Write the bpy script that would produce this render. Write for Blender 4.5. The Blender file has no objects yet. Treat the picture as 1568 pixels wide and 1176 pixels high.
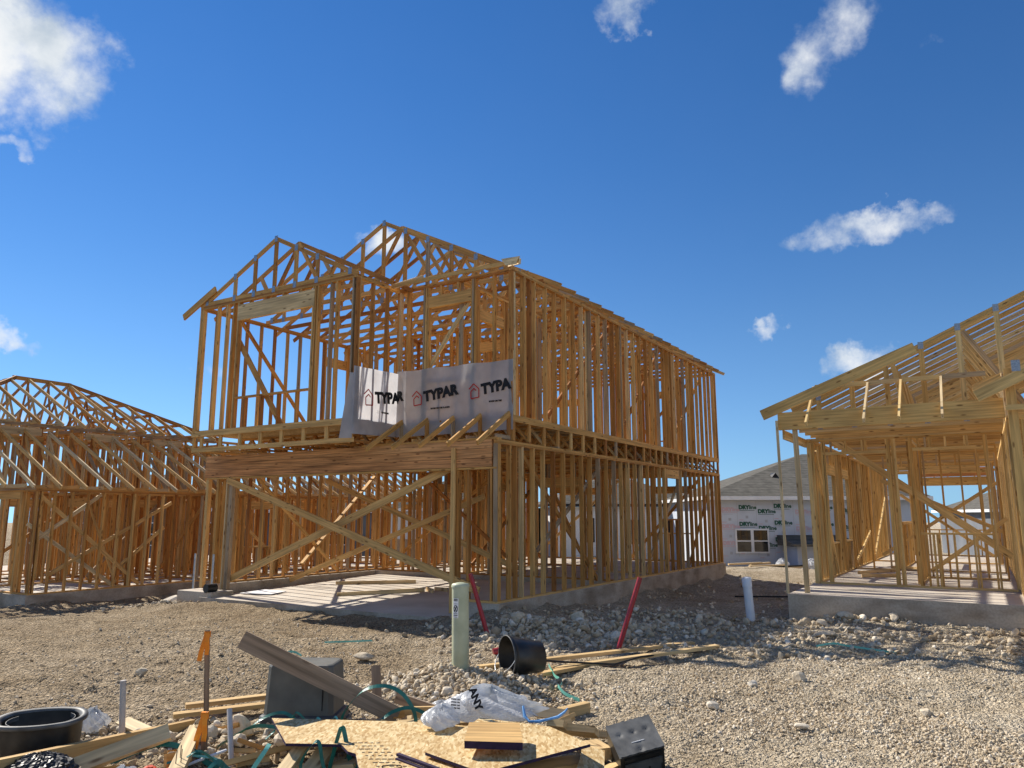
import bpy, math, random
import numpy as np
from mathutils import Vector, Matrix
random.seed(7); RNG = np.random.default_rng(11)
SC = bpy.context.scene; COL = SC.collection
R = math.radians
TH = R(31.6); CT, ST = math.cos(TH), math.sin(TH)
CAM_H = 1.70

# ------------------------------------------------------------------ ground height
def vnoise(x, y, seed=0):
    xi = np.floor(x).astype(np.int64); yi = np.floor(y).astype(np.int64)
    fx = x-xi; fy = y-yi; fx = fx*fx*(3-2*fx); fy = fy*fy*(3-2*fy)
    def h(a, b):
        n = (a*374761393+b*668265263+seed*974634777) & 0x7fffffff
        n = ((n ^ (n >> 13))*1274126177) & 0x7fffffff
        return ((n ^ (n >> 16)) & 0xffff)/65535.0
    return (h(xi, yi)*(1-fx)+h(xi+1, yi)*fx)*(1-fy)+(h(xi, yi+1)*(1-fx)+h(xi+1, yi+1)*fx)*fy-.5
def fbm(x, y, seed=0, octv=4):
    t = 0; a = 1
    for k in range(octv):
        t = t+a*vnoise(x*2**k+k*17.3, y*2**k-k*9.1, seed+k); a *= .5
    return t
def sst(a, b, x):
    t = np.clip((x-a)/(b-a), 0, 1); return t*t*(3-2*t)
MOUNDS = [(-.2, 12.4, .04, 1.5, 1.5), (9, 27, .30, 9, 9), (-.55, 8.2, .16, .5, .35), (.9, 12.2, .12, 1.2, .25),
          (2.2, 14.0, .10, 2.5, .6), (6.2, 13.1, .10, 1.5, .12), (7.6, 12.6, .07, 1.5, .1), (-6.8, 16.0, .10, .5, .2), (-8.8, 17.6, .10, .8, .3), (-7.6, 16.4, .13, .5, .15), (-6.2, 15.6, .10, .8, .15),
          (6.6, 24.6, .16, 1.2, .7), (-1.0, 6.5, .05, 1.5, .3), (1.3, 7.6, .05, .5, .2)]
def G(x, y):
    x = np.asarray(x, float); y = np.asarray(y, float)
    z = -0.02*np.clip(y-9, 0, 60) - .02*np.clip(y-69, 0, 1e9)*.3
    z = z-0.25*sst(4, 11, -x)*sst(12, 18, y)
    for mx, my, h, a, b in MOUNDS:
        z = z+h*np.exp(-((x-mx)**2/a+(y-my)**2/b))
    near = 1-sst(25, 45, y)
    lm = -(x+.24)*CT+(y-12.97)*ST; sm = (x+.24)*ST+(y-12.97)*CT; wob = .75+.9*fbm(x*1.3, y*1.3, 77, 3)
    z = z+.17*wob*np.exp(-np.clip(-lm, 0, 9)/.45)*sst(-.6, .3, sm)*(1-sst(13.2, 14.2, sm))*(lm < .3)+.10*wob*np.exp(-np.clip(-.38-sm, 0, 9)/.35)*sst(-.5, 0, lm)*(1-sst(7.6, 8.4, lm))*(sm < .2)
    l2 = -(x+11.131)*CT+(y-17.953)*ST; s2 = (x+11.131)*ST+(y-17.953)*CT
    z = z+.16*wob*np.exp(-np.clip(-l2, 0, 9)/.5)*sst(-1, 0, s2)*(l2 < .3)
    rut = np.sin((y-.10*x+.6*fbm(x*.25, y*.25, 55, 2))*5.2); z = z+near*.022*np.clip(rut, -1, .4)*sst(5.5, 7.0, y)*(1-sst(10.5, 12.5, y))
    z = z+near*(.07*fbm(x*.8, y*.8, 3)+.036*fbm(x*3.3, y*3.3, 5))
    left = 1-sst(-1.5, 1.0, x)
    z = z+near*(left*.040*fbm(x*4.0, y*7.5, 9, 3)+.022*fbm(x*11, y*13, 21, 3))
    return z
def gz(x, y): return float(G(np.array([x]), np.array([y]))[0])

# ------------------------------------------------------------------ materials
def mat(name, base=(.5, .5, .5), rough=.8, metal=0, spec=.3):
    m = bpy.data.materials.new(name); m.use_nodes = True
    b = m.node_tree.nodes['Principled BSDF']
    b.inputs['Base Color'].default_value = (*base, 1); b.inputs['Roughness'].default_value = rough
    b.inputs['Metallic'].default_value = metal; b.inputs['Specular IOR Level'].default_value = spec
    return m, m.node_tree.nodes, m.node_tree.links, b
def nd(N, t, **kw):
    n = N.new(t)
    for k, v in kw.items():
        if k.startswith('i_'):
            n.inputs[int(k[2:]) if k[2:].isdigit() else k[2:]].default_value = v
        else: setattr(n, k, v)
    return n
def ramp(N, L, fac, stops, interp='LINEAR'):
    r = N.new('ShaderNodeValToRGB'); r.color_ramp.interpolation = interp; e = r.color_ramp.elements
    while len(e) < len(stops): e.new(.5)
    for q, (p, c) in zip(e, stops):
        q.position = p; q.color = (*c, 1) if len(c) == 3 else c
    L.new(fac, r.inputs[0]); return r.outputs[0]
def mixc(N, L, fac, a, b, mode='MIX'):
    n = N.new('ShaderNodeMix'); n.data_type = 'RGBA'; n.blend_type = mode
    if isinstance(fac, (int, float)): n.inputs[0].default_value = fac
    else: L.new(fac, n.inputs[0])
    for i, c in ((6, a), (7, b)):
        if isinstance(c, tuple): n.inputs[i].default_value = (*c, 1)
        else: L.new(c, n.inputs[i])
    return n.outputs[2]
def bump(N, L, b, h, dist=.01, strength=.6):
    n = N.new('ShaderNodeBump'); n.inputs['Distance'].default_value = dist; n.inputs['Strength'].default_value = strength
    L.new(h, n.inputs['Height']); L.new(n.outputs[0], b.inputs['Normal'])

def wood_mat(name, stops, grain_amt=.35):
    m, N, L, b = mat(name, rough=.75, spec=.25)
    g = nd(N, 'ShaderNodeAttribute', attribute_name='grain'); t = nd(N, 'ShaderNodeAttribute', attribute_name='tone')
    mp = nd(N, 'ShaderNodeMapping'); mp.inputs['Scale'].default_value = (1.3, 34, 34); L.new(g.outputs['Vector'], mp.inputs[0])
    n1 = nd(N, 'ShaderNodeTexNoise', i_Scale=1.0, i_Detail=4.0); L.new(mp.outputs[0], n1.inputs['Vector'])
    mp2 = nd(N, 'ShaderNodeMapping'); mp2.inputs['Scale'].default_value = (1.1, 5, 5); L.new(g.outputs['Vector'], mp2.inputs[0])
    n2 = nd(N, 'ShaderNodeTexNoise', i_Scale=1.0, i_Detail=3.0); L.new(mp2.outputs[0], n2.inputs['Vector'])
    mp3 = nd(N, 'ShaderNodeMapping'); mp3.inputs['Scale'].default_value = (3.2, 11, 11); L.new(g.outputs['Vector'], mp3.inputs[0])
    v = nd(N, 'ShaderNodeTexVoronoi', i_Scale=1.0); L.new(mp3.outputs[0], v.inputs['Vector'])
    c = ramp(N, L, t.outputs['Fac'], stops)
    f1 = ramp(N, L, n1.outputs['Fac'], [(.3, (1-grain_amt,)*3), (.65, (1.06,)*3)])
    c = mixc(N, L, 1.0, c, f1, 'MULTIPLY')
    f2 = ramp(N, L, n2.outputs['Fac'], [(.3, (.74, .70, .66)), (.6, (1.1, 1.1, 1.1))])
    c = mixc(N, L, .8, c, f2, 'MULTIPLY')
    k = ramp(N, L, v.outputs['Distance'], [(.10, (.28, .2, .15)), (.2, (1, 1, 1))])
    c = mixc(N, L, .8, c, k, 'MULTIPLY')
    L.new(c, b.inputs['Base Color']); bump(N, L, b, n1.outputs['Fac'], .002, .5)
    return m
WOOD = wood_mat('pine', [(0, (.38, .155, .038)), (.3, (.53, .26, .070)), (.6, (.63, .345, .105)), (.85, (.70, .44, .17)), (.95, (.70, .50, .25)), (1, (.40, .29, .18))])
PALE = wood_mat('pale_pine', [(0, (.58, .38, .16)), (.6, (.66, .48, .25)), (1, (.70, .56, .34))])
BEAMW = wood_mat('laminated_beam', [(0, (.60, .26, .095)), (.5, (.68, .335, .13)), (1, (.72, .41, .18))], .6)
GREYW = wood_mat('weathered_wood', [(0, (.24, .165, .11)), (.5, (.32, .235, .165)), (1, (.42, .34, .26))], .5)

m, N, L, b = mat('concrete', rough=.9, spec=.2)
tc = nd(N, 'ShaderNodeTexCoord'); n1 = nd(N, 'ShaderNodeTexNoise', i_Scale=1.6, i_Detail=6.0); n2 = nd(N, 'ShaderNodeTexNoise', i_Scale=30.0, i_Detail=4.0)
L.new(tc.outputs['Object'], n1.inputs['Vector']); L.new(tc.outputs['Object'], n2.inputs['Vector'])
c = ramp(N, L, n1.outputs['Fac'], [(.3, (.29, .235, .175)), (.5, (.42, .355, .28)), (.7, (.50, .44, .36))])
c = mixc(N, L, .5, c, ramp(N, L, n2.outputs['Fac'], [(.35, (.7, .7, .7)), (.6, (1.08, 1.08, 1.08))]), 'MULTIPLY')
mp = nd(N, 'ShaderNodeMapping'); mp.inputs['Scale'].default_value = (.8, .8, 2.6); L.new(tc.outputs['Object'], mp.inputs[0]); n3 = nd(N, 'ShaderNodeTexNoise', i_Scale=1.6, i_Detail=5.0); L.new(mp.outputs[0], n3.inputs['Vector'])
c = mixc(N, L, .6, c, ramp(N, L, n3.outputs['Fac'], [(.36, (.62, .58, .52)), (.5, (1, 1, 1)), (.66, (1.15, 1.13, 1.1))]), 'MULTIPLY')
L.new(c, b.inputs['Base Color']); bump(N, L, b, n2.outputs['Fac'], .006, .5); CONC = m

m, N, L, b = mat('pale_floor_concrete', rough=.85, spec=.25)
tc = nd(N, 'ShaderNodeTexCoord'); n1 = nd(N, 'ShaderNodeTexNoise', i_Scale=1.1, i_Detail=7.0); L.new(tc.outputs['Object'], n1.inputs['Vector'])
L.new(ramp(N, L, n1.outputs['Fac'], [(.3, (.40, .345, .28)), (.5, (.50, .44, .365)), (.7, (.57, .515, .44))]), b.inputs['Base Color']); FLOOR = m
m, N, L, b = mat('osb', rough=.75, spec=.25)
tc = nd(N, 'ShaderNodeTexCoord'); v = nd(N, 'ShaderNodeTexVoronoi', i_Scale=72.0); v.inputs['Randomness'].default_value = 1
mp = nd(N, 'ShaderNodeMapping'); mp.inputs['Scale'].default_value = (1, .33, 1); mp.inputs['Rotation'].default_value = (0, 0, .6)
L.new(tc.outputs['Object'], mp.inputs[0]); L.new(mp.outputs[0], v.inputs['Vector'])
n1 = nd(N, 'ShaderNodeTexNoise', i_Scale=6.0, i_Detail=4.0); L.new(tc.outputs['Object'], n1.inputs['Vector'])
s = nd(N, 'ShaderNodeSeparateColor'); L.new(v.outputs['Color'], s.inputs[0])
c = ramp(N, L, s.outputs[0], [(0, (.38, .235, .09)), (.4, (.54, .38, .18)), (1, (.68, .55, .32))])
c = mixc(N, L, .6, c, ramp(N, L, n1.outputs['Fac'], [(.35, (.75, .7, .62)), (.6, (1.05, 1.05, 1.05))]), 'MULTIPLY')
L.new(c, b.inputs['Base Color']); bump(N, L, b, s.outputs[0], .003, .5); OSB = m

def noisy(name, c0, c1, scale=8, rough=.7, spec=.3, metal=0, bd=0, detail=4.0):
    m, N, L, b = mat(name, rough=rough, spec=spec, metal=metal)
    tc = nd(N, 'ShaderNodeTexCoord'); n = nd(N, 'ShaderNodeTexNoise', i_Scale=float(scale), i_Detail=detail); L.new(tc.outputs['Object'], n.inputs['Vector'])
    L.new(ramp(N, L, n.outputs['Fac'], [(.32, c0), (.68, c1)]), b.inputs['Base Color'])
    if bd: bump(N, L, b, n.outputs['Fac'], bd, .7)
    return m
PURPLE = noisy('purple_edge_seal', (.014, .007, .028), (.032, .016, .055), 20)
PLATE = noisy('galvanised_plate', (.22, .25, .29), (.38, .41, .45), 40, rough=.45, metal=.6)
STEEL = noisy('galvanised_steel', (.38, .4, .42), (.52, .54, .56), 18, rough=.4, metal=.7)
BLACKP = noisy('black_plastic', (.008, .008, .008), (.032, .029, .025), 11, rough=.42, spec=.5, bd=.002, detail=9.0)
GREYRIM = noisy('scuffed_plastic_rim', (.06, .06, .058), (.14, .14, .135), 9, rough=.55, spec=.4)
PVCW = noisy('white_pvc', (.62, .64, .68), (.72, .73, .75), 6, rough=.4, spec=.4)
PVCG = noisy('pale_green_pvc', (.36, .38, .25), (.50, .53, .37), 5, detail=9.0, rough=.45, spec=.4)
CONDUIT = noisy('grey_conduit', (.38, .35, .33), (.48, .45, .42), 12, rough=.5)
REDP = noisy('red_plastic', (.20, .02, .022), (.38, .014, .03), 7, detail=9.0, rough=.35, spec=.5)
ORANGE = noisy('orange_ribbon', (.85, .22, .015), (.95, .33, .03), 14, rough=.6)
REDPAINT = noisy('red_paint', (.45, .04, .015), (.62, .07, .02), 14, rough=.6)
STRAP = noisy('green_strapping', (.008, .11, .085), (.02, .19, .15), 10, rough=.4, spec=.5)
MINT = noisy('pale_green_strapping', (.10, .42, .34), (.22, .55, .46), 10, rough=.4, spec=.5)
PEDM = noisy('dark_green_fibreglass', (.088, .088, .078), (.14, .138, .12), 5, rough=.5, spec=.4)
PEDB = noisy('dark_base_plastic', (.04, .045, .05), (.075, .08, .085), 10, rough=.5, spec=.4)
BLUER = noisy('blue_twine', (.10, .3, .6), (.25, .5, .85), 30, rough=.7)
INK = mat('black_print', (.012, .012, .014), .7)[0]
REDINK = mat('red_print', (.45, .03, .03), .7)[0]
GREENINK = mat('dark_green_print', (.03, .10, .07), .7)[0]
PALEINK = mat('faint_pink_print', (.58, .42, .46), .7)[0]
GREYINK = mat('grey_print', (.40, .41, .44), .7)[0]
WHITE = noisy('white_sheet', (.7, .7, .72), (.82, .82, .83), 8, rough=.6)
TAPE = noisy('black_strip', (.01, .01, .01), (.03, .03, .03), 14, rough=.6)

m, N, L, b = mat('house_wrap_cloth', rough=.6, spec=.3)
tc = nd(N, 'ShaderNodeTexCoord'); n = nd(N, 'ShaderNodeTexNoise', i_Scale=3.0, i_Detail=6.0); L.new(tc.outputs['Object'], n.inputs['Vector'])
c = ramp(N, L, n.outputs['Fac'], [(.3, (.46, .46, .48)), (.7, (.62, .62, .64))]); L.new(c, b.inputs['Base Color'])
tr = nd(N, 'ShaderNodeBsdfTranslucent'); L.new(c, tr.inputs[0]); mx = nd(N, 'ShaderNodeMixShader'); mx.inputs[0].default_value = .55
L.new(b.outputs[0], mx.inputs[1]); L.new(tr.outputs[0], mx.inputs[2]); L.new(mx.outputs[0], N['Material Output'].inputs[0])
bump(N, L, b, n.outputs['Fac'], .03, .5); WRAP = m
m, N, L, b = mat('thin_plastic_film', rough=.28, spec=.5)
tc = nd(N, 'ShaderNodeTexCoord'); n = nd(N, 'ShaderNodeTexNoise', i_Scale=9.0, i_Detail=5.0); L.new(tc.outputs['Object'], n.inputs['Vector'])
c = ramp(N, L, n.outputs['Fac'], [(.3, (.52, .55, .58)), (.7, (.76, .77, .79))]); L.new(c, b.inputs['Base Color'])
tr = nd(N, 'ShaderNodeBsdfTranslucent'); L.new(c, tr.inputs[0]); mx = nd(N, 'ShaderNodeMixShader'); mx.inputs[0].default_value = .35
L.new(b.outputs[0], mx.inputs[1]); L.new(tr.outputs[0], mx.inputs[2]); tp = nd(N, 'ShaderNodeBsdfTransparent'); mz = nd(N, 'ShaderNodeMixShader'); mz.inputs[0].default_value = .22; L.new(mx.outputs[0], mz.inputs[1]); L.new(tp.outputs[0], mz.inputs[2]); L.new(mz.outputs[0], N['Material Output'].inputs[0])
bump(N, L, b, n.outputs['Fac'], .04, .7); FILM = m

# ground
m, N, L, b = mat('dirt', rough=.95, spec=.1)
tc = nd(N, 'ShaderNodeTexCoord')
def gn(sc, det=5.0, st=None):
    n = nd(N, 'ShaderNodeTexNoise', i_Scale=float(sc), i_Detail=det)
    if st:
        mp = nd(N, 'ShaderNodeMapping'); mp.inputs['Scale'].default_value = st; L.new(tc.outputs['Object'], mp.inputs[0]); L.new(mp.outputs[0], n.inputs['Vector'])
    else: L.new(tc.outputs['Object'], n.inputs['Vector'])
    return n.outputs['Fac']
na, nb, nc, ne = gn(.35), gn(2.5), gn(22, 6.0), gn(70, 3.0)
def vor(sc):
    v = nd(N, 'ShaderNodeTexVoronoi', i_Scale=float(sc)); mp = nd(N, 'ShaderNodeMapping'); mp.inputs['Scale'].default_value = (1, 1, .4); L.new(tc.outputs['Object'], mp.inputs[0]); L.new(mp.outputs[0], v.inputs['Vector']); return v
v1, v2 = vor(34), vor(80)
sep = nd(N, 'ShaderNodeSeparateColor'); L.new(v1.outputs['Color'], sep.inputs[0]); sep2 = nd(N, 'ShaderNodeSeparateColor'); L.new(v2.outputs['Color'], sep2.inputs[0])
c = ramp(N, L, na, [(.3, (.32, .245, .16)), (.5, (.40, .32, .22)), (.7, (.47, .39, .285))])
sx = nd(N, 'ShaderNodeSeparateXYZ'); L.new(tc.outputs['Object'], sx.inputs[0])
lime = nd(N, 'ShaderNodeMapRange', interpolation_type='SMOOTHSTEP'); lime.inputs[1].default_value = -2.4; lime.inputs[2].default_value = 2.2
mm = nd(N, 'ShaderNodeMath', operation='MULTIPLY_ADD', i_1=3.0); L.new(na, mm.inputs[0]); L.new(sx.outputs[0], mm.inputs[2]); m2 = nd(N, 'ShaderNodeMath', operation='SUBTRACT', i_1=1.5); L.new(mm.outputs[0], m2.inputs[0]); L.new(m2.outputs[0], lime.inputs[0])
c = mixc(N, L, lime.outputs[0], c, ramp(N, L, na, [(.3, (.47, .395, .29)), (.5, (.56, .485, .37)), (.7, (.64, .57, .455))]))
c = mixc(N, L, .8, c, ramp(N, L, nb, [(.3, (.70, .66, .60)), (.65, (1.1, 1.1, 1.1))]), 'MULTIPLY')
c = mixc(N, L, .8, c, ramp(N, L, nc, [(.33, (.6, .56, .5)), (.6, (1.12, 1.12, 1.12))]), 'MULTIPLY')
c = mixc(N, L, .7, c, ramp(N, L, sep.outputs[0], [(0, (.68, .66, .62)), (.6, (1, 1, 1)), (1, (1.3, 1.28, 1.24))]), 'MULTIPLY')
c = mixc(N, L, .6, c, ramp(N, L, sep2.outputs[0], [(0, (.72, .70, .66)), (.6, (1, 1, 1)), (1, (1.25, 1.23, 1.2))]), 'MULTIPLY')
L.new(c, b.inputs['Base Color'])
def mad(a, k, d):
    n = nd(N, 'ShaderNodeMath', operation='MULTIPLY_ADD', i_1=float(k)); L.new(a, n.inputs[0])
    if isinstance(d, float): n.inputs[2].default_value = d
    else: L.new(d, n.inputs[2])
    return n.outputs[0]
hgt = mad(ne, .3, mad(v2.outputs['Distance'], -.5, mad(v1.outputs['Distance'], -.9, nc)))
bump(N, L, b, hgt, .045, 1.0); DIRT = m
m, N, L, b = mat('limestone', rough=.9, spec=.15)
t = nd(N, 'ShaderNodeAttribute', attribute_name='tone'); tc = nd(N, 'ShaderNodeTexCoord'); n = nd(N, 'ShaderNodeTexNoise', i_Scale=25.0, i_Detail=4.0); L.new(tc.outputs['Object'], n.inputs['Vector'])
c = ramp(N, L, t.outputs['Fac'], [(0, (.30, .22, .135)), (.45, (.48, .39, .27)), (.8, (.59, .51, .39)), (1, (.70, .63, .52))])
c = mixc(N, L, .7, c, ramp(N, L, n.outputs['Fac'], [(.3, (.72, .7, .66)), (.6, (1.06, 1.06, 1.06))]), 'MULTIPLY')
L.new(c, b.inputs['Base Color']); bump(N, L, b, n.outputs['Fac'], .01, .6); STONE = m

# ------------------------------------------------------------------ object helpers
def tag(o, label=None, cat=None, group=None, kind=None):
    for k, v in (('label', label), ('category', cat), ('group', group), ('kind', kind)):
        if v: o[k] = v
    return o
def empty(name, loc, label, cat, rz=0, group=None):
    o = bpy.data.objects.new(name, None); COL.objects.link(o); o.location = loc; o.rotation_euler = (0, 0, rz); o.empty_display_size = .2
    return tag(o, label, cat, group)
class MB:
    """collects polygons (with per-vertex grain coordinates and a tone) into ONE mesh"""
    def __init__(s): s.v = []; s.f = []; s.g = []; s.t = []; s.mi = []; s.sm = []
    def add(s, vs, fs, grain=None, tone=.5, mi=0, smooth=False):
        o = len(s.v); s.v += [tuple(p) for p in vs]; s.g += grain if grain else [tuple(p) for p in vs]; s.t += [tone]*len(vs)
        for f in fs: s.f.append(tuple(o+i for i in f)); s.mi.append(mi); s.sm.append(smooth)
        return s
    def stick(s, p0, p1, a, b, side, tone=None, mi=0):
        p0 = Vector(p0); p1 = Vector(p1); d = p1-p0; ln = d.length; d.normalize(); side = Vector(side)
        u = (side-d*side.dot(d))
        if u.length < 1e-4: u = d.orthogonal()
        u.normalize(); w = d.cross(u); vs = []; g = []
        o = random.uniform(0, 60); o2 = random.uniform(0, 9)
        a *= random.uniform(.965, 1); b *= random.uniform(.965, 1)
        jv = Vector((random.uniform(-.001, .001), random.uniform(-.001, .001), random.uniform(-.001, .001))); p0 += jv; p1 += jv
        for e, P in ((0, p0), (ln, p1)):
            for x, y in ((-1, -1), (1, -1), (1, 1), (-1, 1)):
                vs.append(P+u*(x*a/2)+w*(y*b/2)); g.append((e+o, x*a/2+o2, y*b/2+o2))
        if tone is None: tone = min(1, max(0, random.gauss(.47, .32))) if random.random() > .06 else 1.0
        return s.add(vs, [(3, 2, 1, 0), (4, 5, 6, 7), (0, 1, 5, 4), (1, 2, 6, 5), (2, 3, 7, 6), (3, 0, 4, 7)], g, tone, mi)
    def slabbox(s, lo, hi):
        x0, y0, z0 = lo; x1, y1, z1 = hi
        vs = [(x, y, z) for z in (z0, z1) for x, y in ((x0, y0), (x1, y0), (x1, y1), (x0, y1))]
        s.add(vs, [(3, 2, 1, 0), (0, 1, 5, 4), (1, 2, 6, 5), (2, 3, 7, 6), (3, 0, 4, 7)], None, .5, 0); return s.add(vs[4:], [(0, 1, 2, 3)], None, .5, 1)
    def box(s, lo, hi, tone=.5, mi=0):
        x0, y0, z0 = lo; x1, y1, z1 = hi
        vs = [(x, y, z) for z in (z0, z1) for x, y in ((x0, y0), (x1, y0), (x1, y1), (x0, y1))]
        return s.add(vs, [(3, 2, 1, 0), (4, 5, 6, 7), (0, 1, 5, 4), (1, 2, 6, 5), (2, 3, 7, 6), (3, 0, 4, 7)], None, tone, mi)
    def tube(s, pts, rad, n=10, tone=.5, mi=0, caps=True, smooth=True):
        pts = [Vector(p) for p in pts]; rads = rad if isinstance(rad, (list, tuple)) else [rad]*len(pts)
        vs = []; fs = []; ref = None
        for i, p in enumerate(pts):
            d = (pts[min(i+1, len(pts)-1)]-pts[max(i-1, 0)]).normalized()
            if ref is None: ref = d.orthogonal().normalized()
            ref = (ref-d*ref.dot(d)).normalized(); w = d.cross(ref)
            for k in range(n):
                a = 2*math.pi*k/n; vs.append(p+(ref*math.cos(a)+w*math.sin(a))*rads[i])
        for i in range(len(pts)-1):
            for k in range(n):
                k2 = (k+1) % n; fs.append((i*n+k, i*n+k2, (i+1)*n+k2, (i+1)*n+k))
        s.add(vs, fs, None, tone, mi, smooth)
        if caps: s.add([vs[k] for k in range(n)], [tuple(range(n))[::-1]], None, tone, mi); s.add(vs[-n:], [tuple(range(n))], None, tone, mi)
        return s
    def ribbon(s, pts, w, th, side, mi=0):
        """flat strap through pts; side = direction(s) across the strap"""
        pts = [Vector(p) for p in pts]; vs = []; fs = []
        for i, p in enumerate(pts):
            d = (pts[min(i+1, len(pts)-1)]-pts[max(i-1, 0)]).normalized(); sd = Vector(side[i] if isinstance(side, list) else side)
            u = (sd-d*sd.dot(d)); u = u.normalized() if u.length > 1e-4 else d.orthogonal().normalized(); n = d.cross(u)
            for x, y in ((-1, -1), (1, -1), (1, 1), (-1, 1)): vs.append(p+u*(x*w/2)+n*(y*th/2))
        for i in range(len(pts)-1):
            for k in range(4):
                k2 = (k+1) % 4; fs.append((i*4+k, i*4+k2, i*4+4+k2, i*4+4+k))
        fs += [(3, 2, 1, 0), tuple(len(vs)-4+k for k in range(4))]
        return s.add(vs, fs, None, .5, mi)
    def prism(s, poly, th, tone=.5, mi_top=0, mi_side=0, M=None):
        """horizontal polygon extruded down by th"""
        n = len(poly); vs = [Vector((x, y, 0)) for x, y in poly]+[Vector((x, y, -th)) for x, y in poly]
        if M: vs = [M @ v for v in vs]
        s.add(vs, [tuple(range(n)), tuple(range(n, 2*n))[::-1]], None, tone, mi_top)
        s.add(vs, [(i, n+i, n+(i+1) % n, (i+1) % n) for i in range(n)], None, tone, mi_side)
        return s
    def build(s, name, mats, parent=None, kind=None, recenter=False):
        me = bpy.data.meshes.new(name); off = Vector((0, 0, 0))
        if recenter:
            a = np.array(s.v); off = Vector(((a[:, 0].min()+a[:, 0].max())/2, (a[:, 1].min()+a[:, 1].max())/2, a[:, 2].min()))
            s.v = [tuple(Vector(p)-off) for p in s.v]
        me.from_pydata(s.v, [], s.f); mats = mats if isinstance(mats, (list, tuple)) else [mats]
        for q in mats: me.materials.append(q)
        if len(mats) > 1: me.polygons.foreach_set('material_index', s.mi)
        me.polygons.foreach_set('use_smooth', s.sm)
        me.attributes.new('grain', 'FLOAT_VECTOR', 'POINT').data.foreach_set('vector', np.array(s.g, dtype=np.float32).ravel())
        me.attributes.new('tone', 'FLOAT', 'POINT').data.foreach_set('value', s.t)
        me.update()
        o = bpy.data.objects.new(name, me); COL.objects.link(o); o.location = off
        if parent: o.parent = parent
        if kind: o['kind'] = kind
        return o
def text_geo(body, size, bold=0, extrude=.002, align='LEFT'):
    cu = bpy.data.curves.new('lettering', 'FONT'); cu.body = body; cu.size = size; cu.offset = bold; cu.extrude = extrude; cu.align_x = align; cu.resolution_u = 3
    o = bpy.data.objects.new('lettering', cu); COL.objects.link(o); dg = bpy.context.evaluated_depsgraph_get(); dg.update()
    me = bpy.data.meshes.new_from_object(o.evaluated_get(dg)); vs = [v.co.copy() for v in me.vertices]; fs = [tuple(p.vertices) for p in me.polygons]
    bpy.data.objects.remove(o); bpy.data.curves.remove(cu); bpy.data.meshes.remove(me)
    return vs, fs
def put_text(mb, body, size, origin, ux, uy, mi, bold=0, align='LEFT'):
    vs, fs = text_geo(body, size, bold, align=align); ux = Vector(ux).normalized(); uy = Vector(uy).normalized(); n = ux.cross(uy); O = Vector(origin)
    mb.add([O+ux*v.x+uy*v.y+n*v.z for v in vs], fs, None, .5, mi)

# ------------------------------------------------------------------ framing helpers, house local coordinates: l = to the left along the front, s = back, z = up
def V(l, s, z): return Vector((-l, s, z))
SL, SS, SZ = Vector((1, 0, 0)), Vector((0, 1, 0)), Vector((0, 0, 1))
T4, D4 = .038, .089
WM = [WOOD]
def wall(root, axis, at, a0, a1, z0, z1, inw=1, ops=(), sp=.406, into=None, dbl=True, extra=(), jit=.012, skip=(), dep=D4, first=0):
    """a stud wall. axis 's' runs back, 'l' runs along the front; at = its outer face; into = a shared MB for the inner walls"""
    c = at+inw*dep/2
    P = (lambda a, z, o=0: V(c+o, a, z)) if axis == 's' else (lambda a, z, o=0: V(a, c+o, z))
    ad = SS if axis == 's' else SL
    def put(name, p0, p1, a, b, side, tone=None, m=None):
        m = m or WM[0]
        if into is not None: into.stick(p0, p1, a, b, side, tone)
        else: MB().stick(p0, p1, a, b, side, tone).build(name, m, root)
    put('bottom_plate', P(a0, z0+T4/2), P(a1, z0+T4/2), dep, T4, ad.cross(SZ))
    nt = 2 if dbl else 1
    for k in range(nt): put('top_plate', P(a0, z1-T4*(k+.5)), P(a1, z1-T4*(k+.5)), dep, T4, ad.cross(SZ))
    zb, zt = z0+T4, z1-nt*T4
    pos = []; a = a0+T4/2+first
    while a < a1-.08: pos.append(a); a += sp
    pos.append(a1-T4/2); pos += list(extra)
    for o in ops: pos += [o[0]-T4*1.5, o[0]-T4/2, o[1]+T4/2, o[1]+T4*1.5]
    for a in sorted(pos):
        inside = [o for o in ops if o[0] < a < o[1]]
        j = random.uniform(-jit, jit)
        if inside:
            o = inside[0]
            if o[2] > z0+.1: put('stud', P(a+j, zb), P(a+j, o[2]-T4), T4, dep, ad)
            hh = o[4] if len(o) > 4 else .235
            if o[3]+hh < zt-.05: put('stud', P(a+j, o[3]+hh), P(a+j, zt), T4, dep, ad)
        elif not any(q[0] < a < q[1] for q in skip):
            lean = random.uniform(-.006, .006)
            put('stud', P(a+j, zb), P(a+j+lean, zt), T4, dep, ad)
    for o in ops:
        hh = o[4] if len(o) > 4 else .235; put('header', P(o[0]-T4, o[3]+hh/2), P(o[1]+T4, o[3]+hh/2), dep-.004, hh, ad.cross(SZ), .7)
        if o[2] > z0+.1: put('sill', P(o[0], o[2]-T4/2), P(o[1], o[2]-T4/2), dep-.004, T4, ad.cross(SZ))
def brace(root, p0, p1, a=T4, b=D4, side=SS, into=None, tone=None, m=WOOD):
    if into is not None: into.stick(V(*p0), V(*p1), a, b, side, tone)
    else: return MB().stick(V(*p0), V(*p1), a, b, side, tone).build('brace', m, root)
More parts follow.
